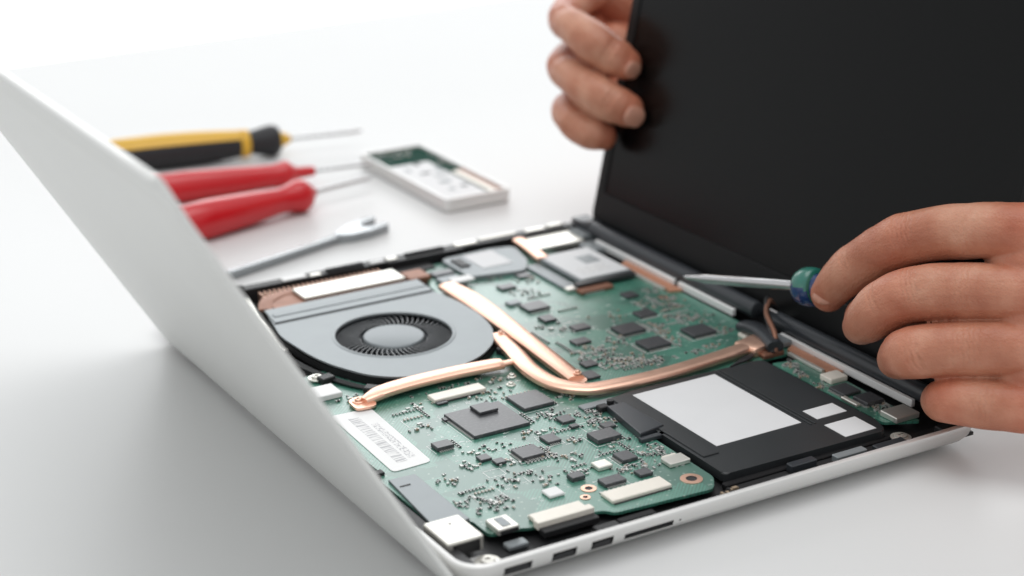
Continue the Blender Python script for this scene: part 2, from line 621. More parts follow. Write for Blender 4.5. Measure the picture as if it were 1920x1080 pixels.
# --- main circuit board
bm = bmesh.new()
outline = [(22, 222), (22, 106), (18, 100), (18, 48), (34, 46), (34, 30), (46, 29), (54, 26), (88, 24), (91, 19), (142, 15.5), (149, 25), (150, 118), (160, 122), (276, 122),
           (276, 224), (272, 300), (230, 343), (172, 340), (158, 310), (150, 250)]
prism(bm, round_poly(outline, 3), 9.6, 11.0, bev=0.15)
board = obj('circuit_board', bm, 'pcb', lap, origin=(120, 150, 9.6))


def chip(x0, y0, x1, y1, h=1.6, pins=None, m='chip_print', name='chip', z=11.0):
    bm = bmesh.new()
    box(bm, x0, y0, z + 0.15, x1, y1, z + h, bev=min(0.25, h * 0.2))
    if pins:
        step = 1.1
        for ax in pins:
            if ax == 'y':
                k = int((x1 - x0 - 1) / step)
                for i in range(k):
                    xx = x0 + 0.8 + i * step
                    for yy, s in ((y0, -1), (y1, 1)):
                        box(bm, xx, min(yy, yy + s * 1.3), z + 0.05, xx + 0.55, max(yy, yy + s * 1.3), z + 0.55, mi=1)
            else:
                k = int((y1 - y0 - 1) / step)
                for i in range(k):
                    yy = y0 + 0.8 + i * step
                    for xx, s in ((x0, -1), (x1, 1)):
                        box(bm, min(xx, xx + s * 1.3), yy, z + 0.05, max(xx, xx + s * 1.3), yy + 0.55, z + 0.55, mi=1)
    return obj(name, bm, [m, 'solder'], board)


# big packages
chip(76, 115.5, 107, 145.5, 1.9, 'x')
chip(90, 134.5, 100.5, 144.5, 1.6, None, z=12.9)
chip(112.5, 130, 130, 147.5, 2.0)
chip(54.5, 112.5, 63.5, 119.5, 2.2, 'y')
chip(83, 83, 95.5, 94, 2.0, 'xy')
chip(102.5, 92, 110, 100.5, 1.6, 'y')
chip(120.5, 107.5, 128, 115, 1.6)
chip(121.5, 101, 126, 104.5, 1.4)
chip(122.5, 80, 136, 90, 2.6)
chip(121, 57, 129.5, 66, 2.0, 'x')
chip(91, 53, 98, 58.5, 2.3)
chip(100.5, 40.5, 112, 47.5, 2.0, 'y')
chip(119.5, 40.5, 126.5, 46.5, 1.8)
chip(66, 92, 72, 97.5, 1.5)
chip(70.5, 85.5, 76, 90.5, 1.5)
chip(80, 158.5, 86, 161.5, 1.2)
chip(73.5, 140, 79, 143.5, 1.2)
chip(134.5, 92, 141, 97.5, 1.6, 'x')
# far half
chip(184, 242, 198, 253.5, 1.9, 'y')
chip(183.5, 224.5, 191.5, 233, 1.6)
chip(191, 205, 201, 212.5, 1.5)
chip(208.5, 185.5, 223.5, 198, 2.2, 'y')
chip(208.5, 162, 223.5, 174.5, 2.2, 'y')
chip(239.5, 163.5, 254.5, 176.5, 2.2, 'y')
chip(180, 188, 190, 195, 1.5)
chip(232, 202.5, 243, 211.5, 1.6, 'y')
chip(208, 291.5, 217, 298, 1.4)
chip(189, 280, 199, 287, 1.4)
chip(243, 232, 251, 240, 1.5)
chip(168, 160, 176, 167, 1.4)
chip(160.5, 146, 168, 155, 1.5)


# silver and ivory connectors on the board
def part(name, m, x0, y0, z0, x1, y1, z1, bev=0.4, parent=None, rot=0):
    return obj(name, B(x0, y0, z0, x1, y1, z1, bev=bev, rot=rot), m, parent or board)


def ribbon_socket(x0, y0, x1, y1, z1, lip=True):
    bm = bmesh.new()
    box(bm, x0, y0, 11.0, x1, y1, z1, bev=0.35, mi=0)
    if lip:
        box(bm, x0 + 0.6, y0 - 1.0, 11.05, x1 - 0.6, y0 - 0.05, z1 - 1.6, mi=1)
    k = int((x1 - x0 - 3) / 1.3)
    for i in range(k):
        xx = x0 + 1.8 + i * 1.3
        box(bm, xx, y1 + 0.02, 11.05, xx + 0.6, y1 + 1.1, 11.6, mi=2)
    return obj('ribbon_socket', bm, ['conn', 'ceramic_dark', 'solder'], board)


ribbon_socket(94.5, 26, 126.5, 36, 12.8)
ribbon_socket(80, 161.5, 109.5, 169.5, 13.2)
# tall double ribbon socket overhanging the near edge
bm = bmesh.new()
box(bm, 54, 23, 10.5, 83, 27.2, 14.2, bev=0.3, mi=0)
box(bm, 55.5, 27.5, 11.1, 81.5, 33.5, 13.4, bev=0.3, mi=0)
box(bm, 54.5, 18.2, 8.7, 82.5, 22.9, 11.8, bev=0.3, mi=1)
for i in range(19):
    box(bm, 56.5 + i * 1.3, 33.6, 11.05, 57.1 + i * 1.3, 35.6, 11.7, mi=2)
    box(bm, 56.5 + i * 1.3, 27.25, 13.0, 57.1 + i * 1.3, 27.45, 13.5, mi=1)
obj('ribbon_socket', bm, ['conn', 'black', 'tin'], board)
# small tin socket with grey window
bm = bmesh.new()
box(bm, 36.5, 26.5, 11.05, 47, 38, 14.0, bev=0.4, mi=0)
box(bm, 39.8, 28.5, 13.7, 44, 36.5, 14.25, mi=1)
box(bm, 37.5, 25.9, 11.6, 46, 26.45, 13.2, mi=2)
obj('metal_socket', bm, ['tin', 'shield', 'black'], board)
# corner jack: big ivory-silver block with dark mouth
bm = bmesh.new()
box(bm, 9.8, 22.5, 9.4, 27, 44.5, 16.4, bev=0.5, mi=0)
box(bm, 12.2, 22.2, 10.0, 25, 22.45, 15.2, mi=1)
box(bm, 19, 38, 16.3, 20.2, 39.2, 16.5, mi=1)
obj('jack_block', bm, ['tin', 'black'], board)
# grey shield plate next to it
bm = bmesh.new()
prism(bm, [(16.2, 45.5), (33.2, 45.5), (33.6, 96), (20.5, 97)], 11.05, 12.3, bev=0.3)
box(bm, 21.5, 87.2, 12.25, 26.8, 88.2, 12.5, mi=1)
obj('shield_plate', bm, ['shield', 'black'], board)
obj('shield_prong', B(15, 104, 10.8, 22.5, 108, 12.6, bev=0.3), 'black', board)
part('connector', 'white', 29, 193, 11.05, 45, 206, 14)
part('connector', 'tin', 137, 42, 11.05, 148.5, 50, 13.4)
part('connector', 'conn', 139, 50.2, 11.05, 147, 52.5, 12.6)
part('connector', 'tin', 107, 56, 11.05, 115, 63, 13.2)
part('connector', 'white', 73.5, 44.5, 11.05, 81.5, 52, 12.6)
part('capacitor', 'tin', 220, 258, 11.05, 229, 263, 13)
part('connector', 'white', 226, 250, 11.05, 240, 254, 12.3)
part('connector', 'tin', 254, 128, 11.05, 266, 136, 13.2)
part('connector', 'conn', 262, 148, 11.05, 275, 155, 13.4)
part('coil', 'shield', 180, 256, 11.05, 188, 262, 12.6)
# barcode label
bm = bmesh.new()
prism(bm, round_poly([(26.8, 104.5), (47.5, 105.5), (50.5, 173.5), (29.2, 175)], 3), 11.03, 11.3)
lab = obj('paper_label', bm, 'white', board)
bm = bmesh.new()
prism(bm, [(33.0, 112), (38.5, 112.3), (40.5, 167), (35.0, 167)], 11.31, 11.36, mi=0)
prism(bm, [(40.0, 114), (43.8, 114.3), (45.5, 156), (41.8, 156)], 11.31, 11.36, mi=1)
obj('label_print', bm, ['print_bar', 'print_text'], board)

# hundreds of tiny components: real little boxes in one part
bm = bmesh.new()


def scatter(cx, cy, rx, ry, n, dark=0.5, big=1.0, z=11.0):
    for _ in range(n):
        x, y = cx + random.gauss(0, rx * 0.5), cy + random.gauss(0, ry * 0.5)
        a, b = random.choice(((1.7, 0.9), (0.9, 1.7), (1.3, 0.7), (0.7, 1.3), (2.2, 1.3), (1.3, 2.2)))
        a, b = a * big, b * big
        h = random.uniform(0.5, 1.0)
        t = random.random()
        body = 1 if t < dark else (2 if t < dark + (1 - dark) * 0.4 else 0)
        if a > b:
            box(bm, x - a / 2, y - b / 2, z, x - a * .3, y + b / 2, z + h, mi=0)
            box(bm, x + a * .3, y - b / 2, z, x + a / 2, y + b / 2, z + h, mi=0)
            box(bm, x - a * .3, y - b / 2 * .96, z, x + a * .3, y + b / 2 * .96, z + h * 0.95, mi=body)
        else:
            box(bm, x - a / 2, y - b / 2, z, x + a / 2, y - b * .3, z + h, mi=0)
            box(bm, x - a / 2, y + b * .3, z, x + a / 2, y + b / 2, z + h, mi=0)
            box(bm, x - a / 2 * .96, y - b * .3, z, x + a / 2 * .96, y + b * .3, z + h * 0.95, mi=body)


for a in ((107, 150, 9, 4, 8), (72, 163, 8, 6, 12), (52, 188, 8, 8, 14, 0.8), (140, 136, 5, 8, 12), (138, 112, 9, 7, 26), (133, 103, 7, 5, 16, 0.7),
          (112, 104, 8, 5, 10), (80, 84, 10, 6, 14, 0.6), (78, 72, 9, 5, 14, 0.8), (98, 82, 6, 7, 18, 0.5), (118, 52, 8, 6, 16, 0.5), (100, 60, 8, 5, 14, 0.6), (66, 70, 8, 8, 14, 0.6), (124, 120, 8, 6, 18, 0.6), (144, 100, 4, 10, 18, 0.6), (144, 60, 4, 10, 22, 0.5), (44, 84, 6, 8, 12, 0.6), (60, 92, 6, 6, 10), (106, 76, 7, 5, 14, 0.5), (110, 158, 14, 4, 14, 0.6), (116, 91, 5, 5, 8), (40, 62, 7, 7, 14, 0.6), (52, 56, 8, 6, 18, 0.75),
          (46, 50, 8, 4, 14, 0.8), (134, 62, 5, 8, 18, 0.5), (140, 58, 6, 5, 14), (130, 50, 7, 5, 12), (92, 64, 10, 4, 8, 0.4), (82, 60, 6, 5, 10, 0.3), (128, 76, 9, 4, 10, 0.4),
          (122, 170, 7, 5, 8, 0.3), (98, 175, 18, 3, 16, 0.9), (60, 140, 10, 8, 8, 0.5), (66, 104, 10, 8, 6, 0.3), (78, 102, 10, 4, 10), (118, 122, 9, 4, 10), (100, 108, 8, 3, 8, 0.6),
          # the far half
          (262, 214, 9, 12, 34, 0.25), (250, 195, 10, 10, 40, 0.25), (232, 186, 7, 10, 30, 0.2), (228, 170, 5, 9, 20, 0.2), (258, 190, 9, 8, 24, 0.3), (186, 176, 9, 14, 50, 0.45),
          (184, 158, 10, 8, 50, 0.4), (196, 156, 9, 9, 40, 0.3), (206, 150, 12, 5, 24, 0.3), (176, 172, 5, 12, 20, 0.5), (214, 290, 12, 10, 22, 0.7), (196, 300, 12, 9, 22, 0.7), (200, 270, 10, 8, 14, 0.6),
          (186, 214, 8, 10, 14, 0.6), (222, 214, 12, 10, 10, 0.2), (246, 220, 8, 9, 24, 0.25), (264, 236, 6, 8, 16, 0.2), (200, 182, 8, 8, 22, 0.4), (236, 150, 14, 4, 18, 0.2), (262, 165, 6, 8, 14, 0.3)):
    scatter(*a)


def row(x, y, dx, dy, n, w, d, h=0.7, body=1, z=11.0):
    for k in range(n):
        a, b = x + dx * k, y + dy * k
        if w > d:
            box(bm, a - w / 2, b - d / 2, z, a - w * .28, b + d / 2, z + h, mi=0)
            box(bm, a + w * .28, b - d / 2, z, a + w / 2, b + d / 2, z + h, mi=0)
            box(bm, a - w * .28, b - d * .48, z, a + w * .28, b + d * .48, z + h * .95, mi=body)
        else:
            box(bm, a - w / 2, b - d / 2, z, a + w / 2, b - d * .28, z + h, mi=0)
            box(bm, a - w / 2, b + d * .28, z, a + w / 2, b + d / 2, z + h, mi=0)
            box(bm, a - w * .48, b - d * .28, z, a + w * .48, b + d * .28, z + h * .95, mi=body)


for a in ((110, 118, 0, 2.2, 6, 1.8, 1.0), (112, 102, 2.1, 0, 5, 1.0, 1.8), (84, 96.5, 1.9, 0, 7, 1.0, 1.7), (84, 80.5, 1.9, 0, 7, 1.0, 1.7), (98, 84, 0, 2.0, 5, 1.7, 1.0), (131, 131, 0, 2.2, 7, 1.7, 1.0),
          (112, 150, 2.2, 0, 8, 1.0, 1.7, .7, 2), (137, 80, 0, 2.1, 5, 1.7, 1.0), (66, 112, 0, 2, 5, 1.6, .9), (42, 70, 1.8, 0, 8, .9, 1.6), (48, 66, 1.8, 0, 6, .9, 1.6, .7, 2), (70, 150, 0, 2, 6, 1.6, .9),
          (56, 160, 1.9, 0, 9, .9, 1.6), (58, 152, 1.9, 0, 6, .9, 1.6, .7, 2), (100, 66, 2, 0, 4, 1, 1.8), (117, 70, 2, 0, 6, 1, 1.8), (132, 68, 0, 2.1, 5, 1.8, 1), (96, 37.8, 2.4, 0, 11, 1.0, 1.3, .5, 0),
          (228, 178, 0, 2.2, 9, 1.8, 1, .7, 0), (232, 178, 0, 2.2, 9, 1.8, 1, .7, 2), (206, 186, 0, 2, 6, 1.8, 1, .7, 0), (226, 186, 0, 2, 6, 1.8, 1, .7, 0), (206, 162, 0, 2, 6, 1.8, 1, .7, 0), (226, 162, 0, 2, 6, 1.8, 1, .7, 0),
          (237, 164, 0, 2, 6, 1.8, 1, .7, 0), (257, 164, 0, 2, 6, 1.8, 1, .7, 0), (246, 200, 2.2, 0, 8, 1, 1.8, .7, 0), (248, 206, 2.2, 0, 8, 1, 1.8, .7, 2), (174, 180, 0, 2.2, 9, 1.8, 1, .7, 1), (178, 176, 2.2, 0, 10, 1, 1.8, .7, 0),
          (182, 152, 2.2, 0, 12, 1, 1.8, .7, 0), (184, 148, 2.2, 0, 12, 1, 1.8, .7, 1), (176, 154, 0, 2.2, 8, 1.8, 1, .7, 0), (200, 236, 2.2, 0, 6, 1, 1.8), (196, 262, 2.2, 0, 7, 1, 1.8), (254, 214, 0, 2.2, 8, 1.8, 1, .7, 0),
          (170, 200, 0, 2.4, 8, 1.8, 1.1), (176, 222, 2.2, 0, 3, 1, 1.8), (240, 188, 2.2, 0, 9, 1, 1.8, .7, 0)):
    row(*a)
obj('small_component', bm, ['solder', 'ceramic_dark', 'ceramic_tan'], board, kind='stuff')

# white printed outlines beside the parts
bm = bmesh.new()
for cx, cy, w, h in [(91, 130.5, 35, 34), (121, 139, 21, 21), (59, 116, 12, 10), (89, 88.5, 16, 14), (106, 96, 10, 11), (129, 85, 16, 13), (125, 61, 12, 12), (106, 44, 14, 10), (191, 248, 17, 15), (216, 192, 19, 16),
                     (216, 168, 19, 16), (247, 170, 19, 16), (237, 207, 14, 12), (196, 209, 13, 10), (52, 62, 14, 10), (62, 148, 12, 9), (44, 134, 0, 0), (132, 100, 12, 10), (80, 66, 10, 8), (66, 80, 9, 7)]:
    for x0, y0, x1, y1 in ((cx - w / 2, cy - h / 2, cx + w / 2, cy - h / 2 + .3), (cx - w / 2, cy + h / 2 - .3, cx + w / 2, cy + h / 2),
                           (cx - w / 2, cy - h / 2 + .31, cx - w / 2 + .3, cy + h / 2 - .31), (cx + w / 2 - .3, cy - h / 2 + .31, cx + w / 2, cy + h / 2 - .31)):
        if w and random.random() < 0.75:
            box(bm, x0, y0, 11.01, x1, y1, 11.05)
for _ in range(170):
    x, y = random.choice(((random.uniform(55, 145), random.uniform(40, 170)), (random.uniform(172, 268), random.uniform(145, 240))))
    for k in range(random.randint(2, 4)):
        box(bm, x + k * 0.75, y, 11.01, x + k * 0.75 + 0.45, y + random.choice((0.5, 0.9)), 11.04)
obj('board_print', bm, 'white', board, kind='stuff')

# gold-rimmed mounting holes and screws
sc_me = None


def screw(x, y, z, r=5.0, m='tin', parent=None):
    bm = bmesh.new()
    n = 24
    lathe(bm, [(0, r), (0.5, r), (0.7, r * 0.9), (0.72, r * 0.62), (1.6, r * 0.58), (1.9, r * 0.42), (1.9, r * 0.22), (1.2, r * 0.2)], (x, y, z), (0, 0, 1), n)
    bmesh.ops.recalc_face_normals(bm, faces=bm.faces)
    box(bm, x - r * .3, y - 0.22, z + 1.86, x + r * .3, y + 0.22, z + 1.96, mi=1)
    return obj('screw', bm, [m, 'black'], parent or lap, smooth=True)


screw(23, 12.5, 9.2, 5.6)
screw(43, 219, 12, 4.6)
screw(163, 50, 11.1, 4.6)
screw(252, 15, 9.5, 5)
screw(47, 180, 13, 3.0, 'copper')
screw(130, 171, 11.1, 2.4)
screw(124, 162, 11.1, 2.4)
screw(149, 214, 15.8, 2.2, 'copper')
screw(155, 148, 15.8, 2.2, 'copper')


def ring_hole(x, y, r, z=11.05):
    bm = bmesh.new()
    lathe(bm, [(0, r), (0.25, r), (0.28, r * 0.5), (0.02, r * 0.48)], (x, y, z), (0, 0, 1), 24, [0, 0, 1, 1])
    obj('mounting_hole', bm, ['copper', 'black'], board, smooth=True)


ring_hole(139, 28.5, 5.2)
ring_hole(94, 44.5, 3.6)
ring_hole(88, 38, 2.4)
ring_hole(262, 224, 3)

# --- cooling fan
fan_pts = [(54, 309), (50, 289), (46, 272), (48, 240), (52, 222), (62, 200), (74, 189), (90, 184), (108, 185), (126, 192), (141, 205), (151, 224), (155, 246), (154, 272), (149, 291), (150, 309)]
fo = round_poly(fan_pts, 8)
C0 = V((100, 243))


def ring_fill(bm, outer, c, r, z, mi=0):
    """flat plate with a round hole: outer loop to hole loop by angle"""
    n = len(outer)
    vo = [bm.verts.new((p[0], p[1], z)) for p in outer]
    vi = []
    for p in outer:
        a = math.atan2(p[1] - c.y, p[0] - c.x)
        vi.append(bm.verts.new((c.x + r * math.cos(a), c.y + r * math.sin(a), z)))
    for i in range(n):
        f = bm.faces.new((vo[i], vo[(i + 1) % n], vi[(i + 1) % n], vi[i]))
        f.material_index = mi
    return vo, vi


# resample the outline so the hole is round
res = []
for i in range(len(fo)):
    a, b = V(fo[i]), V(fo[(i + 1) % len(fo)])
    k = max(1, int((b - a).length / 2.2))
    for j in range(k):
        q = a.lerp(b, j / k)
        res.append((q.x, q.y))
bm = bmesh.new()
loft(bm, [[(x + (0.8 if 0 else 0), y, 11.2) for x, y in res], [(x, y, 15.2) for x, y in res]], [0], cap0=True, cap1=False)
fan = obj('fan', bm, 'black_soft', lap, origin=(100, 243, 11.2))
bm = bmesh.new()
inner = []
for x, y in res:
    v = V((x, y)) - C0
    q = C0 + v * ((v.length - 1.0) / v.length)
    inner.append((q.x, q.y))
a_o, a_i = ring_fill(bm, inner, C0, 31.2, 16.3)
b_o, b_i = ring_fill(bm, inner, C0, 31.2, 15.3)
n = len(inner)
for i in range(n):
    bm.faces.new((a_o[i], b_o[i], b_o[(i + 1) % n], a_o[(i + 1) % n]))
    bm.faces.new((a_i[i], a_i[(i + 1) % n], b_i[(i + 1) % n], b_i[i]))
obj('cover_plate', bm, 'shield', fan, origin=(100, 243, 15.3))
# raised rim round the inlet, duct cover with its step and dark seam
bm = bmesh.new()
lathe(bm, [(0, 33.2), (0.35, 32.6), (0.35, 31.5), (0, 31.1), (-1.0, 31.1)], (100, 243, 16.32), (0, 0, 1), 64, None, False)
obj('inlet_rim', bm, 'shield', fan, smooth=True)
obj('seam', B(51.3, 288.0, 16.31, 148.3, 289.2, 16.42), 'black', fan, origin=(100, 288, 16.3))
bm = bmesh.new()
prism(bm, [(52, 289.6), (149, 289.6), (150, 309.5), (54.5, 309.5)], 16.35, 17.0, bev=0.3)
box(bm, 55, 296.5, 16.95, 149, 300.5, 17.35, bev=0.35)
obj('duct_cover', bm, 'shield', fan)
# hub
bm = bmesh.new()
lathe(bm, [(0, 16.6), (2.4, 16.6), (3.2, 16.0), (3.4, 15.2), (3.4, 0.01)], (100, 243, 12.2), (0, 0, 1), 48)
obj('hub', bm, 'hub', fan, smooth=True)
bm = bmesh.new()
lathe(bm, [(0, 20.3), (0.9, 20.3), (1.0, 17.4), (0, 17.3)], (100, 243, 12.4), (0, 0, 1), 48, None, False)
obj('hub_ring', bm, 'hinge', fan, smooth=True)
bl = None
NB = 53
for k in range(NB):
    an = 2 * PI * k / NB
    if bl is None:
        bm = bmesh.new()
        path = [(18.2 + t * 12.2, 5.0 * t * t) for t in (0, .25, .5, .75, 1)]
        lo, hi = [], []
        for i, (x, y) in enumerate(path):
            lo.append((x, y))
            hi.append((x - 0.1, y + 0.5))
        prism(bm, lo + hi[::-1], 11.6, 15.0)
        me = mesh_of(bm, 'hinge', origin=(0, 0, 11.6), name='blade')
        bl = me
    o = new('blade', bl, fan, (100, 243, 11.6))
    o.rotation_euler = (0, 0, an)
bm = bmesh.new()
lathe(bm, [(0, 40), (0.2, 40), (0.2, 0.01)], (100, 243, 11.25), (0, 0, 1), 40)
obj('fan_floor', bm, 'black_soft', fan)
# side cable of the fan
bm = bmesh.new()
for k, off in enumerate((0, 1.3, 2.6)):
    tube(bm, [(44 - off, 300, 12), (41.5 - off, 275, 12.6), (44 - off, 240, 12.5), (50 - off, 215, 12.5), (60 - off, 195, 12.3), (72, 184 - off, 12)], 0.65, mi=0)
obj('fan_cable', bm, 'black', lap, smooth=True)
for x, y, a in ((152, 206, 0.6), (60, 190, -0.8), (143, 200, 0.4), (46, 214, 0.2)):
    obj('fan_tab', B(x - 4, y - 3, 11.2, x + 4, y + 3, 14.6, bev=0.5, rot=a), 'black', lap)

# --- heat exchanger behind the fan
bm = bmesh.new()
box(bm, 63, 312, 9, 146, 334, 14.6, bev=0.5)
ex = obj('heat_exchanger', bm, 'copper_dark', lap)
obj('top_plate', B(82, 316, 14.65, 146, 333, 16.8, bev=0.6), 'tin', ex)
fin = None
for k in range(26):
    if fin is None:
        bm = bmesh.new()
        box(bm, 0, 0, 0, 0.5, 9, 5.2)
        fin = mesh_of(bm, 'copper', origin=(0, 0, 0), name='cooling_fin')
    new('cooling_fin', fin, ex, (66 + k * 3.0, 334.2, 9.2))
bm = bmesh.new()
sweep_flat(bm, [(58, 316, 14), (64, 327, 14.6), (74, 333, 14.4), (84, 335, 14.4)], 8, 1.6)
obj('copper_bracket', bm, 'copper_dark', lap, smooth=True)
bm = bmesh.new()
prism(bm, [(40, 258), (48, 262), (52, 309), (60, 344), (50, 346), (40, 306)], 9, 12.4, bev=0.3)
obj('metal_strip', bm, 'tin', lap)

# --- copper heat pipes
bm = bmesh.new()
sweep_flat(bm, [(162.5, 297, 14.2, .85), (163, 280, 14.4, 1), (162, 252, 14.4, 1), (158, 205, 14.4, .85), (154.5, 165, 14.2, .78), (153, 146, 13.6, .7)], 14, 4.0, ends=1)
cyl(bm, (153, 145.5), 5.2, 12.2, 13.9, 20)
obj('heat_pipe', bm, 'copper', lap, smooth=True)
bm = bmesh.new()
sweep_flat(bm, [(147.5, 216, 14.2, .9), (143.5, 192, 14.4, 1.05), (138.5, 166, 14.4, 1.1), (139.5, 146, 14.4, 1.15), (147.5, 133.5, 14.4, 1.1), (160, 129, 14.4, 1.02), (198, 127.5, 14.4, 1), (248, 132.5, 14.6, 1), (262, 138, 14.6, .9)], 9.6, 4.4)
obj('heat_pipe', bm, 'copper', lap, smooth=True)
bm = bmesh.new()
sweep_flat(bm, [(49, 177.8, 13.2, .5), (55, 179.5, 14.2, .8), (63, 181.5, 14.8, 1), (80, 183, 15.0, 1.02), (104, 183, 15.0, 1), (124, 181.6, 14.9, .98), (130, 181, 14.7, .8)], 11, 4.2)
sweep_flat(bm, [(129.5, 181, 14.4, 1), (134, 180.8, 14.4, 1), (139, 181.2, 14.2, 1), (143, 183, 14, .9)], 4.5, 2.6)
obj('heat_pipe', bm, 'copper', lap, smooth=True)
for pts in ([(42, 172), (53, 171), (56, 181), (50, 186), (43, 184)], [(143, 205), (153, 206), (154, 220), (146, 221)]):
    bm = bmesh.new()
    prism(bm, round_poly(pts, 3), 12.0, 13.2, bev=0.2)
    obj('mounting_tab', bm, 'copper', lap)
obj('copper_joint', B(248, 127, 11.2, 270, 142, 16.8, bev=1.6, rot=0.25, seg=2), 'copper', lap, smooth=True)
obj('copper_joint', B(254, 122, 10, 268, 129, 13.5, bev=0.8), 'copper_dark', lap)

# --- black drive module with white labels
bm = bmesh.new()
prism(bm, round_poly([(152, 21), (246, 19), (250, 30), (250, 119), (170, 121), (153, 118)], 3), 8.7, 13.2, bev=0.7)
box(bm, 154.2, 40, 13.15, 163.2, 117, 13.9, bev=0.3)
for x in (219.3, 221.6):
    box(bm, x, 42, 13.15, x + 0.9, 118, 13.75, bev=0.2)
drv = obj('drive_module', bm, 'ssd', lap)
obj('white_label', B(166.5, 46.5, 13.22, 217, 115.5, 13.45), 'paper', drv)
obj('white_label', B(226, 45.5, 13.22, 244.5, 56.5, 13.45), 'paper', drv)
obj('white_label', B(224.5, 23, 13.22, 243.5, 38.5, 13.45), 'paper', drv)
bm = bmesh.new()
prism(bm, [(142.5, 74), (158, 77), (157, 109), (147, 109)], 11.1, 14.6, bev=0.5)
box(bm, 141, 70.5, 11.1, 157, 73.8, 13.2, bev=0.3)
obj('drive_connector', bm, 'hinge', lap)
bm = bmesh.new()
box(bm, 143.5, 109.5, 11.1, 149, 114, 14, bev=0.4)
cyl(bm, (151.5, 113), 1.8, 11.2, 15.2, 12)
obj('connector_latch', bm, 'black', lap)
obj('bracket_plate', B(138, 116, 11.1, 158, 121.5, 12.2, bev=0.3), 'shield', lap)
obj('drive_tray', B(150, 17, 6.8, 249, 20.6, 9.8, bev=0.5), 'black_soft', lap)

# --- green strip board by the hinge
bm = bmesh.new()
prism(bm, round_poly([(254, 30), (271, 22), (273, 112), (254, 116)], 2), 9.6, 11.0)
strip = obj('strip_board', bm, 'pcb', lap)
board_keep, board = board, strip
chip(257, 62, 268, 74, 1.8, 'x')
chip(259, 47, 270, 58, 2.4, 'x')
part('connector', 'tin', 254.5, 50, 11.05, 257.5, 62, 12.6)
part('connector', 'tin', 258, 25, 11.05, 273, 37, 14)
part('connector', 'conn', 262, 78, 11.05, 273, 87, 14)
bm = bmesh.new()
for a in ((262, 108, 5, 5, 22, 0.3), (258, 96, 3, 8, 20, 0.3), (263, 84, 5, 5, 14), (257, 78, 3, 5, 14, 0.5), (266, 44, 4, 4, 14, 0.3), (262, 40, 5, 5, 16, 0.2)):
    scatter(*a)
obj('small_component', bm, ['solder', 'ceramic_dark', 'ceramic_tan'], strip, kind='stuff')
board = board_keep

# --- wireless card and the parts at the far hinge corner
bm = bmesh.new()
box(bm, 226, 257, 12.2, 266, 262, 15, bev=0.3, mi=1)
box(bm, 231, 262, 12.2, 267, 310, 15.2, bev=0.5, mi=0)
wf = obj('wireless_card', bm, ['shield', 'ssd'], lap)
obj('card_label', B(232.5, 263.5, 15.25, 265.5, 308.5, 15.45), 'paper', wf)
obj('label_print', B(249, 284, 15.46, 260, 297, 15.5), 'shield', wf)
obj('label_print', B(238, 270, 15.46, 258, 280, 15.5), 'print_text', wf)
obj('card_bracket', B(224, 250, 11.1, 246, 256.5, 13.4, bev=0.4), 'copper_dark', lap)
obj('card_bracket', B(220, 262, 11.1, 229, 306, 12.8, bev=0.4), 'shield', lap)
bm = bmesh.new()
prism(bm, round_poly([(182, 305), (216, 298), (226, 312), (232, 338), (216, 342), (182, 340)], 4), 11.1, 13.6, bev=0.4)
sp = obj('speaker_cover', bm, 'shield', lap)
obj('white_label', B(196, 313, 13.62, 216, 338, 13.85), 'paper', sp)
obj('rubber_pad', B(185, 320, 13.62, 192, 334, 14.6, bev=0.6), 'black', sp)
bm = bmesh.new()
sweep_flat(bm, [(238, 343, 14.8), (236, 325, 14.8), (233, 306, 14.6)], 8, 3)
obj('copper_strip', bm, 'copper', lap, smooth=True)
bm = bmesh.new()
prism(bm, [(242, 324), (274, 324), (276, 345), (242, 346)], 11.1, 14.2, bev=0.4)
obj('metal_bracket', bm, 'tin', lap)
for x0, y0, x1, y1, z in ((150, 318, 164, 332, 14), (166, 318, 180, 326, 13), (164, 300, 178, 314, 13.6), (150, 334, 176, 344, 12), (268, 306, 284, 322, 13.6), (274, 326, 286, 342, 16)):
    obj('small_bracket', B(x0, y0, 9, x1, y1, z, bev=0.6), random.choice(['shield', 'hinge', 'black', 'copper_dark']), lap)
obj('white_tab', B(168, 298, 13.7, 182, 306, 14.9, bev=0.4), 'white', lap)

# --- hinge bar, bright strips, copper tape and display cable
for y0, y1 in ((26, 150), (166, 330)):
    bm = bmesh.new()
    lathe(bm, [(0, 3.6), (0.6, 4.8), (y1 - y0 - 0.6, 4.8), (y1 - y0, 3.6)], (284.4, y0, 17.6), (0, 1, 0), 20)
    obj('hinge_bar', bm, 'hinge', lap, smooth=True)
obj('hinge_rail', B(288.6, 12, 12, 293.5, 346, 16.4, bev=0.8), 'hinge', lap)
obj('hinge_block', B(280, 330.5, 10, 292, 349, 21, bev=1.5, seg=2), 'hinge', lap, smooth=True)
obj('hinge_block', B(279, 10, 10, 291, 25, 18, bev=1.2, seg=2), 'hinge', lap, smooth=True)
for y0, y1 in ((36, 139), (180, 232), (236, 318)):
    obj('bright_strip', B(277.6, y0, 11, 280.0, y1, 15.0, bev=0.3), 'white', lap)
for y0, y1 in ((226, 284), (86, 128)):
    bm = bmesh.new()
    prism(bm, [(270, y0 + 2), (277, y0), (277, y1), (271, y1 - 4)], 11.1, 12.6, bev=0.3)
    obj('copper_tape', bm, 'orange_flex', lap)
    obj('metal_edge', B(267.6, y0 + 6, 11.1, 269.8, y1 - 8, 12.9, bev=0.2), 'tin', lap)
obj('antenna_plug', B(268, 128, 11.1, 278, 140, 15, bev=0.8), 'shield', lap)
bm = bmesh.new()
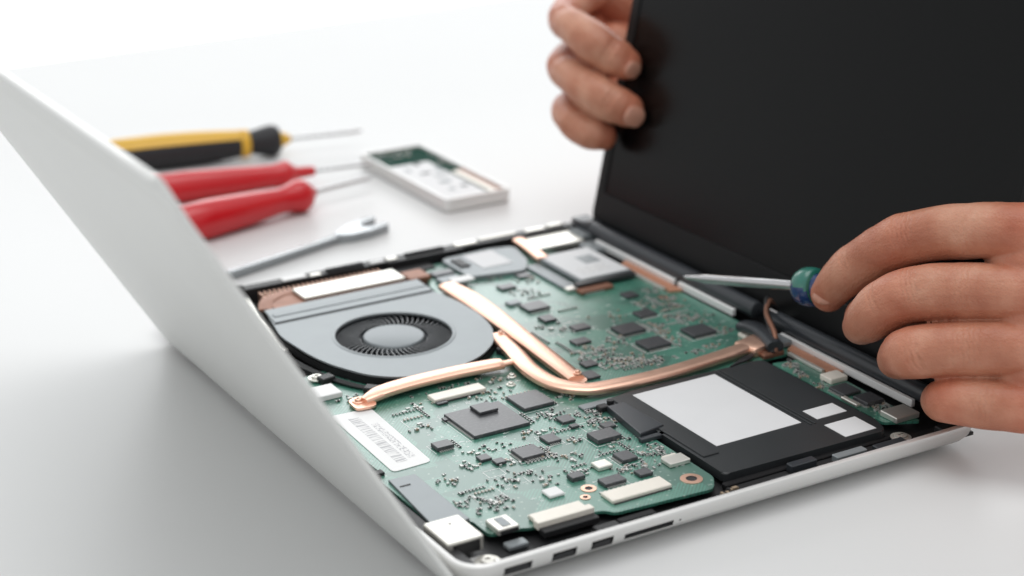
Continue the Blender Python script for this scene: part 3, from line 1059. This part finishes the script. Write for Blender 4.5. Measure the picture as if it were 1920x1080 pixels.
for k in range(7):
    o1, o2, o3 = (random.uniform(-2, 2) for _ in range(3))
    tube(bm, [(262 + o1, 124 + o2, 13), (266 + o1, 130 + o2, 19 + o3), (272 + o2 * .5, 143 + o1, 25 + o3), (281 + o1 * .5, 154 + o2, 27 + o3), (290, 159 + o1, 21)], 1.35, mi=k % 4 == 3)
obj('display_cable', bm, ['black', 'copper_dark'], lap, smooth=True)
bm = bmesh.new()
sweep_flat(bm, [(267, 157, 15.5), (266.5, 148, 17.6), (265, 136, 18), (262, 123, 16)], 9.5, 6)
obj('cable_sleeve', bm, 'hinge', lap, smooth=True)
bm = bmesh.new()
for k in range(3):
    tube(bm, [(230 + k * 2, 119 + k, 13), (243 + k, 124 - k, 13.8), (254, 128 + k, 13), (266, 130 - 2 * k, 13)], 0.8)
obj('antenna_wire', bm, 'black', lap, smooth=True)

# --- display, leaning back from the hinge
TX = 0.208


def scr_pt(t, y, n):      # t up the panel, n out towards the viewer
    k = math.sqrt(1 + TX * TX)
    return V((292 + TX * t / 1.0 - n / k, y, 14 + t + n * TX / k))


def panel(bm, t0, t1, y0, y1, n0, n1, r, bev=0.6, mi=0):
    pts = rrect(t0, y0, t1, y1, r, 6)
    lp = []
    for ins, nn in ((bev, n0), (0, n0 + bev), (0, n1 - bev), (bev, n1)):
        q = rrect(t0 + ins, y0 + ins, t1 - ins, y1 - ins, max(0.3, r - ins), 6)
        lp.append([scr_pt(t, y, nn) for t, y in q])
    loft(bm, lp, [mi] * 4)


bm = bmesh.new()
panel(bm, 3, 252, 3.6, 345, -6.5, -0.6, 7)
disp = obj('display', bm, 'hinge', lap, smooth=True)
bm = bmesh.new()
t0, t1, y0, y1 = 3.4, 251.6, 4.0, 344.6
outer = rrect(t0, y0, t1, y1, 7, 6)
inn = rrect(t0 + 20, y0 + 8, t1 - 9, y1 - 8, 1.5, 6)
lp = [[scr_pt(t, y, -0.6) for t, y in outer], [scr_pt(t, y, 0.4) for t, y in outer], [scr_pt(t, y, 0.8) for t, y in rrect(t0 + .5, y0 + .5, t1 - .5, y1 - .5, 6.5, 6)],
      [scr_pt(t, y, 0.8) for t, y in rrect(t0 + 19.6, y0 + 7.6, t1 - 8.6, y1 - 7.6, 1.9, 6)], [scr_pt(t, y, 0.3) for t, y in inn], [scr_pt(t, y, -0.5) for t, y in inn]]
loft(bm, lp, cap0=False, cap1=False)
obj('bezel', bm, 'bezel', disp, smooth=True, angle=30)
bm = bmesh.new()
panel(bm, t0 + 20.1, t1 - 9.1, y0 + 8.1, y1 - 8.1, -0.58, -0.1, 1.2, 0.1)
obj('screen', bm, 'screen', disp)

# --- silver cover panel, swung out past the front edge
LE = V((-114, 0, 187)).normalized()          # direction up the panel
LN = V((-187, 0, -114)).normalized()         # its outer face
base0 = V((3.6, 0, 4.2))


def lid_pt(v, y, n):
    return base0 + LE * v + LN * n + V((0, y, 0))


LID0, LID1 = -1.0, 327.0
LT = 231.0
prof = [(0, -2.6), (0, -0.5), (0.3, -0.1), (0.8, 0)]
prof += [(v, 0) for v in (60, 120, 180)]
prof += [(210, 0), (212, -0.4), (214.5, -1.4), (218, -2.5), (222, -2.8), (225, -1.8), (227.4, -0.3), (228.4, 0.3), (229.8, 0.4), (230.6, 0.1), (LT, -0.6), (LT, -2.0), (230, -4.0), (226, -4.4), (208, -3.4), (120, -2.6)]
bm = bmesh.new()
lps = []
for y, k in ((LID0, 1.2), (LID0 + 0.25, 0.5), (LID0 + 1.0, 0.0), (LID0 + 30, 0), (LID1 - 30, 0), (LID1 - 1.0, 0), (LID1 - 0.25, 0.5), (LID1, 1.2)):
    lps.append([lid_pt(min(max(v, k), LT - k), y, n + (-k * 0.6 if n > -1.5 else k * 0.6)) for v, n in prof])
loft(bm, lps)
lid = obj('cover_panel', bm, 'alu_lid', lap, smooth=True, angle=50)
for y in (40, 285):
    bm = bmesh.new()
    lathe(bm, [(0, 1.9), (26, 1.9)], (5.4, y, 10), (0, 1, 0), 14)
    obj('cover_hinge', bm, 'hinge', lap, smooth=True)


# ------------------------------------------------------------------ tools behind the laptop
def driver(name, label, a, b, group, parts, shaft_r, shaft_len, bend=None):
    """a: butt of handle, b: point on the axis ahead; parts: (part name, material, profile)"""
    a, b = V(a), V(b)
    ax = (b - a).normalized()
    t = thing(name, label, 'screwdriver', (a.x, a.y, 0), group)
    end = 0
    for pn, mt, pf in parts:
        bm = bmesh.new()
        lathe(bm, pf, a, ax, 28)
        obj(pn, bm, mt, t, smooth=True, angle=60)
        end = max(end, pf[-1][0])
    bm = bmesh.new()
    lathe(bm, [(0, shaft_r), (shaft_len - 8, shaft_r), (shaft_len - 3, shaft_r * 0.9), (shaft_len, shaft_r * 0.3)], a + ax * (end - 0.5), ax, 14)
    obj('shaft', bm, 'steel', t, smooth=True)
    return t, a, ax


yd, ya, yax = driver('screwdriver', 'black screwdriver with a yellow stripe, farthest of the three behind the laptop', (85, 655, 11.5), (216, 633, 11.5), None, [
    ('handle', 'rubber', [(0, 6), (2, 10.0), (8, 12.4), (40, 13), (70, 12), (92, 10.2), (98, 9.6)]),
    ('yellow_band', 'yellow', [(97.6, 9.6), (98.2, 10.2), (104, 10.2), (104.6, 9.6)]),
    ('guard', 'rubber', [(104.3, 8.6), (108, 8.8), (116, 10.6), (120, 11.4), (124, 11.2), (127, 9.6), (127.6, 7)]),
    ('nose', 'yellow', [(127.3, 6.5), (129, 6), (133, 4), (136, 2.4)])], 1.7, 55)
# yellow inlay along the top of the black handle
bm = bmesh.new()
e1 = yax.cross(V((0, 0, 1))).normalized()
e2 = e1.cross(yax)
lps = []
for t, r in ((3, 10.1), (8, 12.5), (24, 12.85), (40, 13.1), (56, 12.7), (70, 12.1), (84, 11.1), (97.5, 10.0)):
    w = 1.0 if t > 6 else 0.6
    out = [ya + yax * t + (e2 * math.cos(q * w) + e1 * math.sin(q * w)) * (r + 0.25) for q in np.linspace(-1.5, 1.0, 12)]
    inn_ = [ya + yax * t + (e2 * math.cos(q * w) + e1 * math.sin(q * w)) * (r - 1.2) for q in np.linspace(1.0, -1.5, 12)]
    lps.append(out + inn_)
loft(bm, lps)
obj('yellow_inlay', bm, 'yellow', yd, smooth=True, angle=50)

RG = 'red screwdrivers lying behind the laptop'
red_pf = [('handle', 'red', [(0, 5), (1.5, 8), (6, 10.4), (30, 10.8), (60, 9.6), (80, 8.4), (92, 8.0), (97, 8.4), (101, 9.6), (104, 9.4), (107, 6.6), (110, 4.4), (121, 3.6), (123, 3.0)])]
driver('screwdriver', 'red screwdriver with a long thin neck, lying next to the yellow striped one', (80, 570.5, 10), (206, 557, 9), RG, red_pf, 1.5, 45)
red_pf2 = [('handle', 'red', [(0, 6), (1.5, 9.5), (6, 12.2), (30, 12.8), (60, 11.0), (84, 8.6), (92, 8.8), (99, 10.6), (104, 11.4), (108, 9.6), (113, 4.4), (115, 3.2)])]
driver('screwdriver', 'red screwdriver nearest the laptop, lying beside the open-ended wrench', (66, 484, 11.5), (178, 507, 11), RG, red_pf2, 1.6, 50)

# open-ended wrench
wr = thing('wrench', 'small chrome open-ended wrench lying between red screwdriver and laptop', 'wrench', (120, 420, 0))
bm = bmesh.new()
A, Bq = V((40, 397)), V((174, 438.5))
ax = (Bq - A).normalized()
nx = V((-ax.y, ax.x))


def wp(t, s):
    q = A + ax * t + nx * s
    return (q.x, q.y)


prism(bm, round_poly([wp(0, -2.9), wp(128, -2.2), wp(128, 2.2), wp(0, 2.9)], 2), 0.8, 5.4, bev=0.9)
obj('handle', bm, 'steel_dark', wr, smooth=True, angle=40)
bm = bmesh.new()
prism(bm, round_poly([wp(124, -2.4), wp(134, -7), wp(146, -9.5), wp(163, -8.5), wp(164, -5), wp(150, -4), wp(146, -0.5), wp(147, 3), wp(152, 5.5), wp(166, 7), wp(167, 10.5), wp(152, 11.5), wp(138, 8), wp(124, 2.4)], 2), 0.2, 5.8, bev=0.8)
obj('jaw', bm, 'steel_dark', wr, smooth=True, angle=40)

# silver drive frame with its board showing
hd = thing('drive_frame', 'silver drive frame holding a small green circuit board beside the red screwdrivers', 'drive', (272, 513, 0))
bm = bmesh.new()
lp = []
for ins, z in ((1.2, 0.3), (0, 1.4), (0, 9.2), (0.5, 9.8), (2.2, 9.8), (2.6, 9.4), (2.7, 6.2)):
    lp.append([(x, y, z) for x, y in rrect(247 + ins, 449.5 + ins, 297 - ins, 577 - ins, 3.5 - min(ins, 2.5), 5)])
loft(bm, lp)
obj('frame', bm, 'alu', hd, smooth=True, angle=40)
bm = bmesh.new()
box(bm, 250, 452.5, 6.4, 294, 574, 8.0)
hb = obj('circuit_board', bm, 'pcb_dark', hd)
obj('label', bm := B(250.5, 453, 8.05, 281, 537, 9.0, bev=0.3), 'paper', hd)
for x, y, w, h, mt in ((268, 531, 4, 5, 'chip'), (262, 510, 7, 3, 'chip'), (268, 501, 9, 3, 'shield'), (264, 486, 8, 5, 'shield'), (272, 472, 5, 3, 'chip'), (262, 470, 4, 3, 'shield'), (276, 512, 4, 8, 'shield'), (256, 520, 3, 5, 'shield')):
    obj('chip', B(x, y, 9.02, x + w, y + h, 9.5, bev=0.1), mt, hd)
obj('flex_strip', B(284, 455, 8.05, 289.5, 508, 8.8, bev=0.2), 'conn', hd)
obj('dark_strip', B(289.8, 454, 8.05, 293.6, 510, 8.9, bev=0.2), 'copper_dark', hd)
bm = bmesh.new()
scatter(272, 562, 18, 8, 26, 0.6, z=8.0)
scatter(290, 535, 3, 20, 14, 0.6, z=8.0)
obj('small_component', bm, ['solder', 'ceramic_dark', 'ceramic_tan'], hd, kind='stuff')

# ------------------------------------------------------------------ screwdriver held over the hinge
tip, col_ = V((260, 201, 31)), V((274, 119, 49))
ax = (col_ - tip).normalized()
Lh = (col_ - tip).length
hs = thing('screwdriver', 'slim screwdriver with a blue collar, painted green where light comes through, held over the hinge', 'screwdriver', tuple(tip))
bm = bmesh.new()
lathe(bm, [(0, 0.9), (2, 1.3), (10, 1.8), (16, 2.7), (Lh, 3.0)], tip, ax, 16)
obj('shaft', bm, 'steel', hs, smooth=True, angle=60)
bm = bmesh.new()
lathe(bm, [(Lh - 2, 3.6), (Lh - 1.4, 7.0), (Lh, 8.8), (Lh + 2.5, 10.0), (Lh + 6, 10.4), (Lh + 10, 10.0), (Lh + 11.4, 8.8)], tip, ax, 32)
bmesh.ops.recalc_face_normals(bm, faces=bm.faces)
for f in bm.faces:                                   # light coming through the navy collar, painted as a green upper half
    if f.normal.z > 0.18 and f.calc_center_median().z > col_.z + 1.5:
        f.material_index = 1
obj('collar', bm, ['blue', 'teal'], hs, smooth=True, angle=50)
bm = bmesh.new()
lathe(bm, [(Lh + 11.5, 7.4), (Lh + 16, 6.4), (Lh + 28, 6.2), (Lh + 32, 5.4), (Lh + 34, 3)], tip, ax, 24)
obj('handle', bm, 'blue', hs, smooth=True, angle=50)


# ------------------------------------------------------------------ hands
def hand(name, label, chains, palm, nails, creases, origin, reds, voxel=0.72, smooth_it=7):
    bm = bmesh.new()

    def ball_tube(pts, n=7, seg=22, squash=None):
        ps = catmull(pts, n)
        # hemispherical ends
        p0, p1 = ps[0], ps[-1]
        t0 = (ps[0] - ps[1])[:3]
        t0 = t0 / np.linalg.norm(t0)
        t1 = (ps[-1] - ps[-2])[:3]
        t1 = t1 / np.linalg.norm(t1)
        head = [np.append(p0[:3] + t0 * p0[3] * math.sin(a), p0[3] * math.cos(a)) for a in (1.45, 1.2, .9, .6, .3)]
        tail = [np.append(p1[:3] + t1 * p1[3] * math.sin(a), p1[3] * math.cos(a)) for a in (.3, .6, .9, 1.2, 1.45)]
        full = head + ps + tail
        loops_, e1 = [], None
        for i, p in enumerate(full):
            a, b = full[max(0, i - 1)], full[min(len(full) - 1, i + 1)]
            t = V((b - a)[:3]).normalized()
            if e1 is None:
                e1 = t.orthogonal()
            e1 = (e1 - t * e1.dot(t)).normalized()
            e2 = t.cross(e1)
            loops_.append([V(p[:3]) + (e1 * math.cos(2 * PI * j / seg) + e2 * math.sin(2 * PI * j / seg)) * p[3] for j in range(seg)])
        loft(bm, loops_)

    for c in chains:
        ball_tube(c)
    for c in palm:
        ball_tube(c, n=5)
    me = mesh_of(bm, 'skin', origin=origin, name=name)
    o = new(name, me, None, origin)
    md = o.modifiers.new('r', 'REMESH')
    md.mode = 'VOXEL'
    md.voxel_size = voxel * S
    md.use_smooth_shade = True
    ms = o.modifiers.new('s', 'SMOOTH')
    ms.iterations = smooth_it
    ms.factor = 0.5
    dg = bpy.context.evaluated_depsgraph_get()
    me2 = bpy.data.meshes.new_from_object(o.evaluated_get(dg))
    o.modifiers.clear()
    o.data = me2
    if not me2.materials:
        me2.materials.append(M['skin'])
    n = len(me2.vertices)
    co_ = np.empty(n * 3)
    me2.vertices.foreach_get('co', co_)
    co_ = co_.reshape(-1, 3) / S + np.array(origin)
    no = np.empty(n * 3)
    me2.vertex_normals.foreach_get('vector', no)
    no = no.reshape(-1, 3)
    disp_ = np.zeros(n)
    for c, axd, wid, rad, dep in creases:          # skin folds across the knuckles, swelling between them
        v = co_ - np.array(c)
        a = np.array(axd) / np.linalg.norm(axd)
        s = v @ a
        dist = np.linalg.norm(v, axis=1)
        wob = 0.35 * np.sin(co_[:, 2] * 1.1 + co_[:, 0] * 0.7)
        disp_ += -1.45 * dep * np.exp(-((s + wob) / wid) ** 2) * np.exp(-(dist / rad) ** 4)
    nz = np.array([noise.noise(V(c) * 0.075) * 0.5 + noise.noise(V(c) * 0.2) * 0.16 for c in co_])
    co_ = co_ + no * (disp_ + nz)[:, None]
    tint = np.zeros(n)
    for c, rad, w in reds:                       # redder skin over the knuckles and fingertips
        tint = np.maximum(tint, w * np.exp(-(np.linalg.norm(co_ - np.array(c[:3]), axis=1) / rad) ** 4))
    at_ = me2.attributes.new('redness', 'FLOAT', 'POINT')
    at_.data.foreach_set('value', tint.astype(np.float32))
    me2.vertices.foreach_set('co', ((co_ - np.array(origin)) * S).ravel())
    me2.polygons.foreach_set('use_smooth', [True] * len(me2.polygons))
    me2.update()
    o['label'] = label
    o['category'] = 'hand'
    for c, r, nd, axd, ln, wd in nails:
        c, nd, axd = V(c), V(nd).normalized(), V(axd)
        axd = (axd - nd * axd.dot(nd)).normalized()
        sd = nd.cross(axd)
        bm = bmesh.new()
        NU, NV = 10, 10
        for layer in (0,):
            grid, grid2 = [], []
            for i in range(NU + 1):
                row, row2 = [], []
                q = -1 + 2 * i / NU
                for j in range(NV + 1):
                    p = -1 + 2 * j / NV
                    half = wd * max(0.05, 1 - abs(q) ** 3.2) ** 0.42 * (0.93 + 0.07 * q)
                    ang = p * half
                    rr = r * (1 - 0.05 * q * q - 0.05 * max(0, q))
                    edge = max(abs(p), abs(q)) ** 6
                    base = c + axd * q * ln
                    row.append(bm.verts.new(base + (nd * math.cos(ang) + sd * math.sin(ang)) * (rr + 0.30 - 0.45 * edge)))
                    row2.append(bm.verts.new(base + (nd * math.cos(ang) + sd * math.sin(ang)) * (rr - 1.2)))
                grid.append(row)
                grid2.append(row2)
            for i in range(NU):
                for j in range(NV):
                    bm.faces.new((grid[i][j], grid[i + 1][j], grid[i + 1][j + 1], grid[i][j + 1]))
                    bm.faces.new((grid2[i][j], grid2[i][j + 1], grid2[i + 1][j + 1], grid2[i + 1][j]))
            for i in range(NU):
                for j in (0, NV):
                    bm.faces.new((grid[i][j], grid2[i][j], grid2[i + 1][j], grid[i + 1][j]))
            for j in range(NV):
                for i in (0, NU):
                    bm.faces.new((grid[i][j], grid[i][j + 1], grid2[i][j + 1], grid2[i][j]))
        obj('nail', bm, 'nail', o, smooth=True, angle=70)
    return o


R3, U3, D3 = np.array(RI), np.array(UP), np.array(d_)

L_index = [(310.7, -12.1, 109.1, 14.5), (298.2, 7.2, 107.5, 13.4), (290.7, 27.0, 102.6, 13.3), (284.4, 43.3, 97.1, 13.0), (280.0, 54.7, 91.5, 13.2), (278.0, 65.1, 84.1, 12.1), (275.6, 75.3, 75.6, 11.6), (274.0, 83.1, 68.4, 11.6), (273.5, 90.8, 59.6, 10.5), (273.0, 96.5, 52.1, 9.2)]
L_middle = [(304.2, -21.6, 84.0, 14.5), (289.4, -4.7, 82.3, 13.6), (278.6, 11.7, 79.4, 13.7), (271.1, 24.7, 76.1, 13.9), (266.1, 34.6, 72.0, 13.5), (262.4, 41.9, 66.3, 13.0), (259.8, 47.2, 60.7, 12.2), (260.9, 53.6, 54.2, 11.1), (264.9, 61.1, 48.3, 9.4)]
L_ring = [(298.2, -30.5, 60.9, 13.7), (281.8, -15.2, 59.3, 12.9), (269.6, -0.4, 56.4, 12.9), (261.2, 9.8, 53.9, 13.0), (255.7, 17.0, 51.4, 12.3), (259.2, 26.1, 45.8, 11.2), (265.7, 33.5, 40.4, 10.3), (280.7, 38.1, 34.3, 8.9)]
L_pinky = [(289.6, -38.7, 36.1, 12.7), (277.7, -25.6, 35.5, 12.0), (268.7, -14.4, 34.6, 11.6), (262.7, -5.0, 33.5, 10.9), (265.2, 3.2, 30.1, 10.0), (271.1, 9.2, 26.2, 9.1), (283.6, 12.1, 21.6, 7.4)]
L_thumb = [(363, -25, 82, 18), (306, 10, 71, 12.6), (289, 42, 56, 10.6), (278, 75, 46, 9.6)]
L_web1 = [(298.5, 9.6, 90.6, 5.5), (298.1, -1.3, 93.5, 8.9), (304.3, -11.8, 95.1, 12.8), (316.9, -19.6, 94.6, 14.8)]
L_web2 = [(292.2, 0.3, 66.2, 5.5), (291.2, -11.2, 70.0, 8.9), (298.1, -20.9, 71.4, 12.3), (310.6, -28.7, 70.9, 14.7)]
L_web3 = [(285.9, -8.9, 42.2, 5.0), (285.0, -20.4, 46.1, 8.4), (291.8, -30.2, 47.3, 11.8), (304.4, -37.9, 46.8, 13.7)]
R_back = [(332.1, 410.6, 119.9, 13.7), (328.6, 401.5, 94.2, 13.7), (327.8, 393.5, 74.8, 12.4)]
L_palm = [[(314, -5, 107, 15), (355, -31, 86, 22), (406, -48, 66, 25), (500, -40, 64, 29), (600, -30, 62, 33)],
          [(309, -14, 81, 15), (352, -36, 78, 22), (406, -48, 60, 25)],
          [(303, -22, 57, 14.5), (346, -42, 60, 22), (406, -48, 55, 25)],
          [(294, -31, 35, 13.2), (340, -48, 44, 20), (406, -50, 54, 24)],
          L_web1, L_web2, L_web3]
nails = [((273.6, 95.5, 54.5), 9.2, tuple(-0.58 * R3 - 0.80 * D3 + 0.08 * U3), tuple(-0.42 * R3 - 1.0 * U3), 8.0, 0.92)]


def folds(chain, k, offs, lift, rad=9.0, wid=0.95, dep=0.55, side=-1.0):
    """skin folds across a finger at joint k of its chain, on the side given by lift"""
    a, b, c = (np.array(chain[q][:3]) for q in (max(0, k - 1), k, min(len(chain) - 1, k + 1)))
    v = (c - a) / np.linalg.norm(c - a)
    return [(b + v * o_ + lift * chain[k][3], v, wid, rad, dep * (1.0 if abs(o_) < 2.5 else 0.6)) for o_ in offs]


UPF = -0.8 * D3 + 0.55 * U3
cr_ = folds(L_index, 4, (-4.4, -2.2, 0.2, 2.4, 4.6), UPF, 10, 0.9, 0.75) + folds(L_index, 7, (-1.6, 0.6, 2.4), UPF, 7.5, 0.8, 0.5)
cr_ += folds(L_middle, 4, (-4, -1.8, 0.6, 2.8), UPF, 11, 0.9, 0.6) + folds(L_middle, 6, (-1.5, 1), UPF, 8, 0.8, 0.4)
cr_ += folds(L_ring, 2, (-6, -3.4, -1, 1.4, 3.8, 6), -0.95 * D3 + 0.2 * U3, 10, 0.8, 0.42) + folds(L_ring, 4, (-2, 0.4, 2.6), -0.95 * D3, 9, 0.9, 0.5)
cr_ += folds(L_middle, 2, (-5, -2.6, 0, 2.4, 5), -0.95 * D3 + 0.2 * U3, 9, 0.8, 0.3) + folds(L_pinky, 2, (-4, -1.5, 1, 3.5), -D3, 9, 0.85, 0.42)
cr_ += folds(L_index, 2, (-5, -1, 3), -0.9 * D3, 10, 1.0, 0.22)
LRED = [(L_index[4], 15, .55), (L_middle[4], 15, .8), (L_ring[4], 13, .7), (L_pinky[3], 13, .9), (L_index[9], 11, .9), (L_middle[7], 11, .55), (L_index[0], 26, .8),
        (L_middle[0], 22, .7), (L_ring[0], 22, .6), (L_ring[2], 10, .5), (L_pinky[0], 20, .9)]
hand('hand', 'left hand holding the slim screwdriver over the laptop hinge', [L_index, L_middle, L_ring, L_pinky, L_thumb], L_palm, nails, cr_, (300, -10, 20), LRED)

R_index = [(339.8, 410.5, 150.3, 14.4), (316.4, 402.4, 142.2, 11.1), (295.9, 382.8, 137.7, 10.3), (292.4, 363.9, 135.3, 11.4), (294.2, 346.9, 130.1, 12.3), (299.4, 339.0, 124.8, 11.6), (303.2, 334.1, 121.7, 11.3), (306.5, 330.9, 119.0, 10.0)]
R_middle = [(340.0, 394.3, 113.4, 14.4), (312.0, 391.9, 112.2, 11.1), (290.8, 376.2, 109.9, 10.3), (287.4, 356.8, 106.4, 11.4), (289.0, 340.2, 101.8, 12.5), (292.9, 328.5, 97.6, 11.9), (297.4, 323.5, 95.1, 11.6), (300.9, 320.6, 93.3, 10.6)]
R_ring = [(335.9, 381.3, 83.5, 13.0), (306.8, 380.3, 84.3, 10.1), (288.7, 368.8, 84.3, 9.3), (283.6, 351.8, 81.1, 10.5), (285.6, 340.3, 77.5, 10.4), (288.6, 335.5, 76.2, 10.1), (292.8, 333.5, 74.7, 8.8)]
R_pinky = [(335, 373, 64, 10.9), (305, 372, 71, 8.4), (298, 360, 69, 8.3), (301, 355, 68, 7.5)]
R_thumb = [(404, 376, 75, 17.5), (375, 357, 118, 14.2), (359, 340, 144, 12.5), (350, 333, 166, 10.7)]
R_palm = [[(341, 416, 149, 15.4), (378, 405, 120, 22), (417, 394, 91, 28), (483, 408, 69, 33), (651, 429, 62, 42)],
          [(342, 398, 111, 16.5), (417, 394, 85, 28)],
          [(340, 384, 82, 15.4), (412, 386, 65, 26)],
          [(338, 375, 66, 13), (412, 386, 62, 25)],
          R_back]
nails = [((301.5, 318.5, 91.5), 10.3, tuple(0.30 * R3 - 0.86 * D3 - 0.34 * U3), tuple(1.0 * R3 - 0.5 * U3 - 0.1 * D3), 6.6, 0.74),
         ((306, 330, 118), 9.7, tuple(0.50 * R3 - 0.72 * D3 - 0.45 * U3), tuple(1.0 * R3 - 0.62 * U3), 5.8, 0.66)]
cr_ = folds(R_index, 2, (-2, 0, 2, 4), -0.9 * D3 - 0.3 * R3, 8, 0.9, 0.5) + folds(R_middle, 2, (-2, 0, 2, 4), -0.9 * D3 - 0.3 * R3, 8, 0.9, 0.55)
cr_ += folds(R_index, 5, (-1.5, 0.5, 2.2), -0.95 * D3, 7, 0.8, 0.45) + folds(R_middle, 5, (-1.5, 0.5, 2.2), -0.95 * D3, 7, 0.8, 0.5) + folds(R_ring, 3, (-1.5, 0.5, 2.2), -0.95 * D3, 7, 0.8, 0.4)
RRED = [(R_index[7], 11, .9), (R_middle[7], 11, 1.0), (R_ring[6], 11, .9), (R_index[2], 13, .5), (R_middle[2], 13, .7), (R_ring[2], 12, .8), (R_back[0], 26, .9), (R_back[1], 26, .9), (R_middle[4], 9, .4)]
hand('hand', 'right hand gripping the left edge of the black display', [R_index, R_middle, R_ring, R_pinky, R_thumb], R_palm, nails, cr_, (320, 370, 60), RRED)
print('objects', len(bpy.data.objects), 'tris', sum(len(o.data.polygons) for o in bpy.data.objects if o.type == 'MESH'))
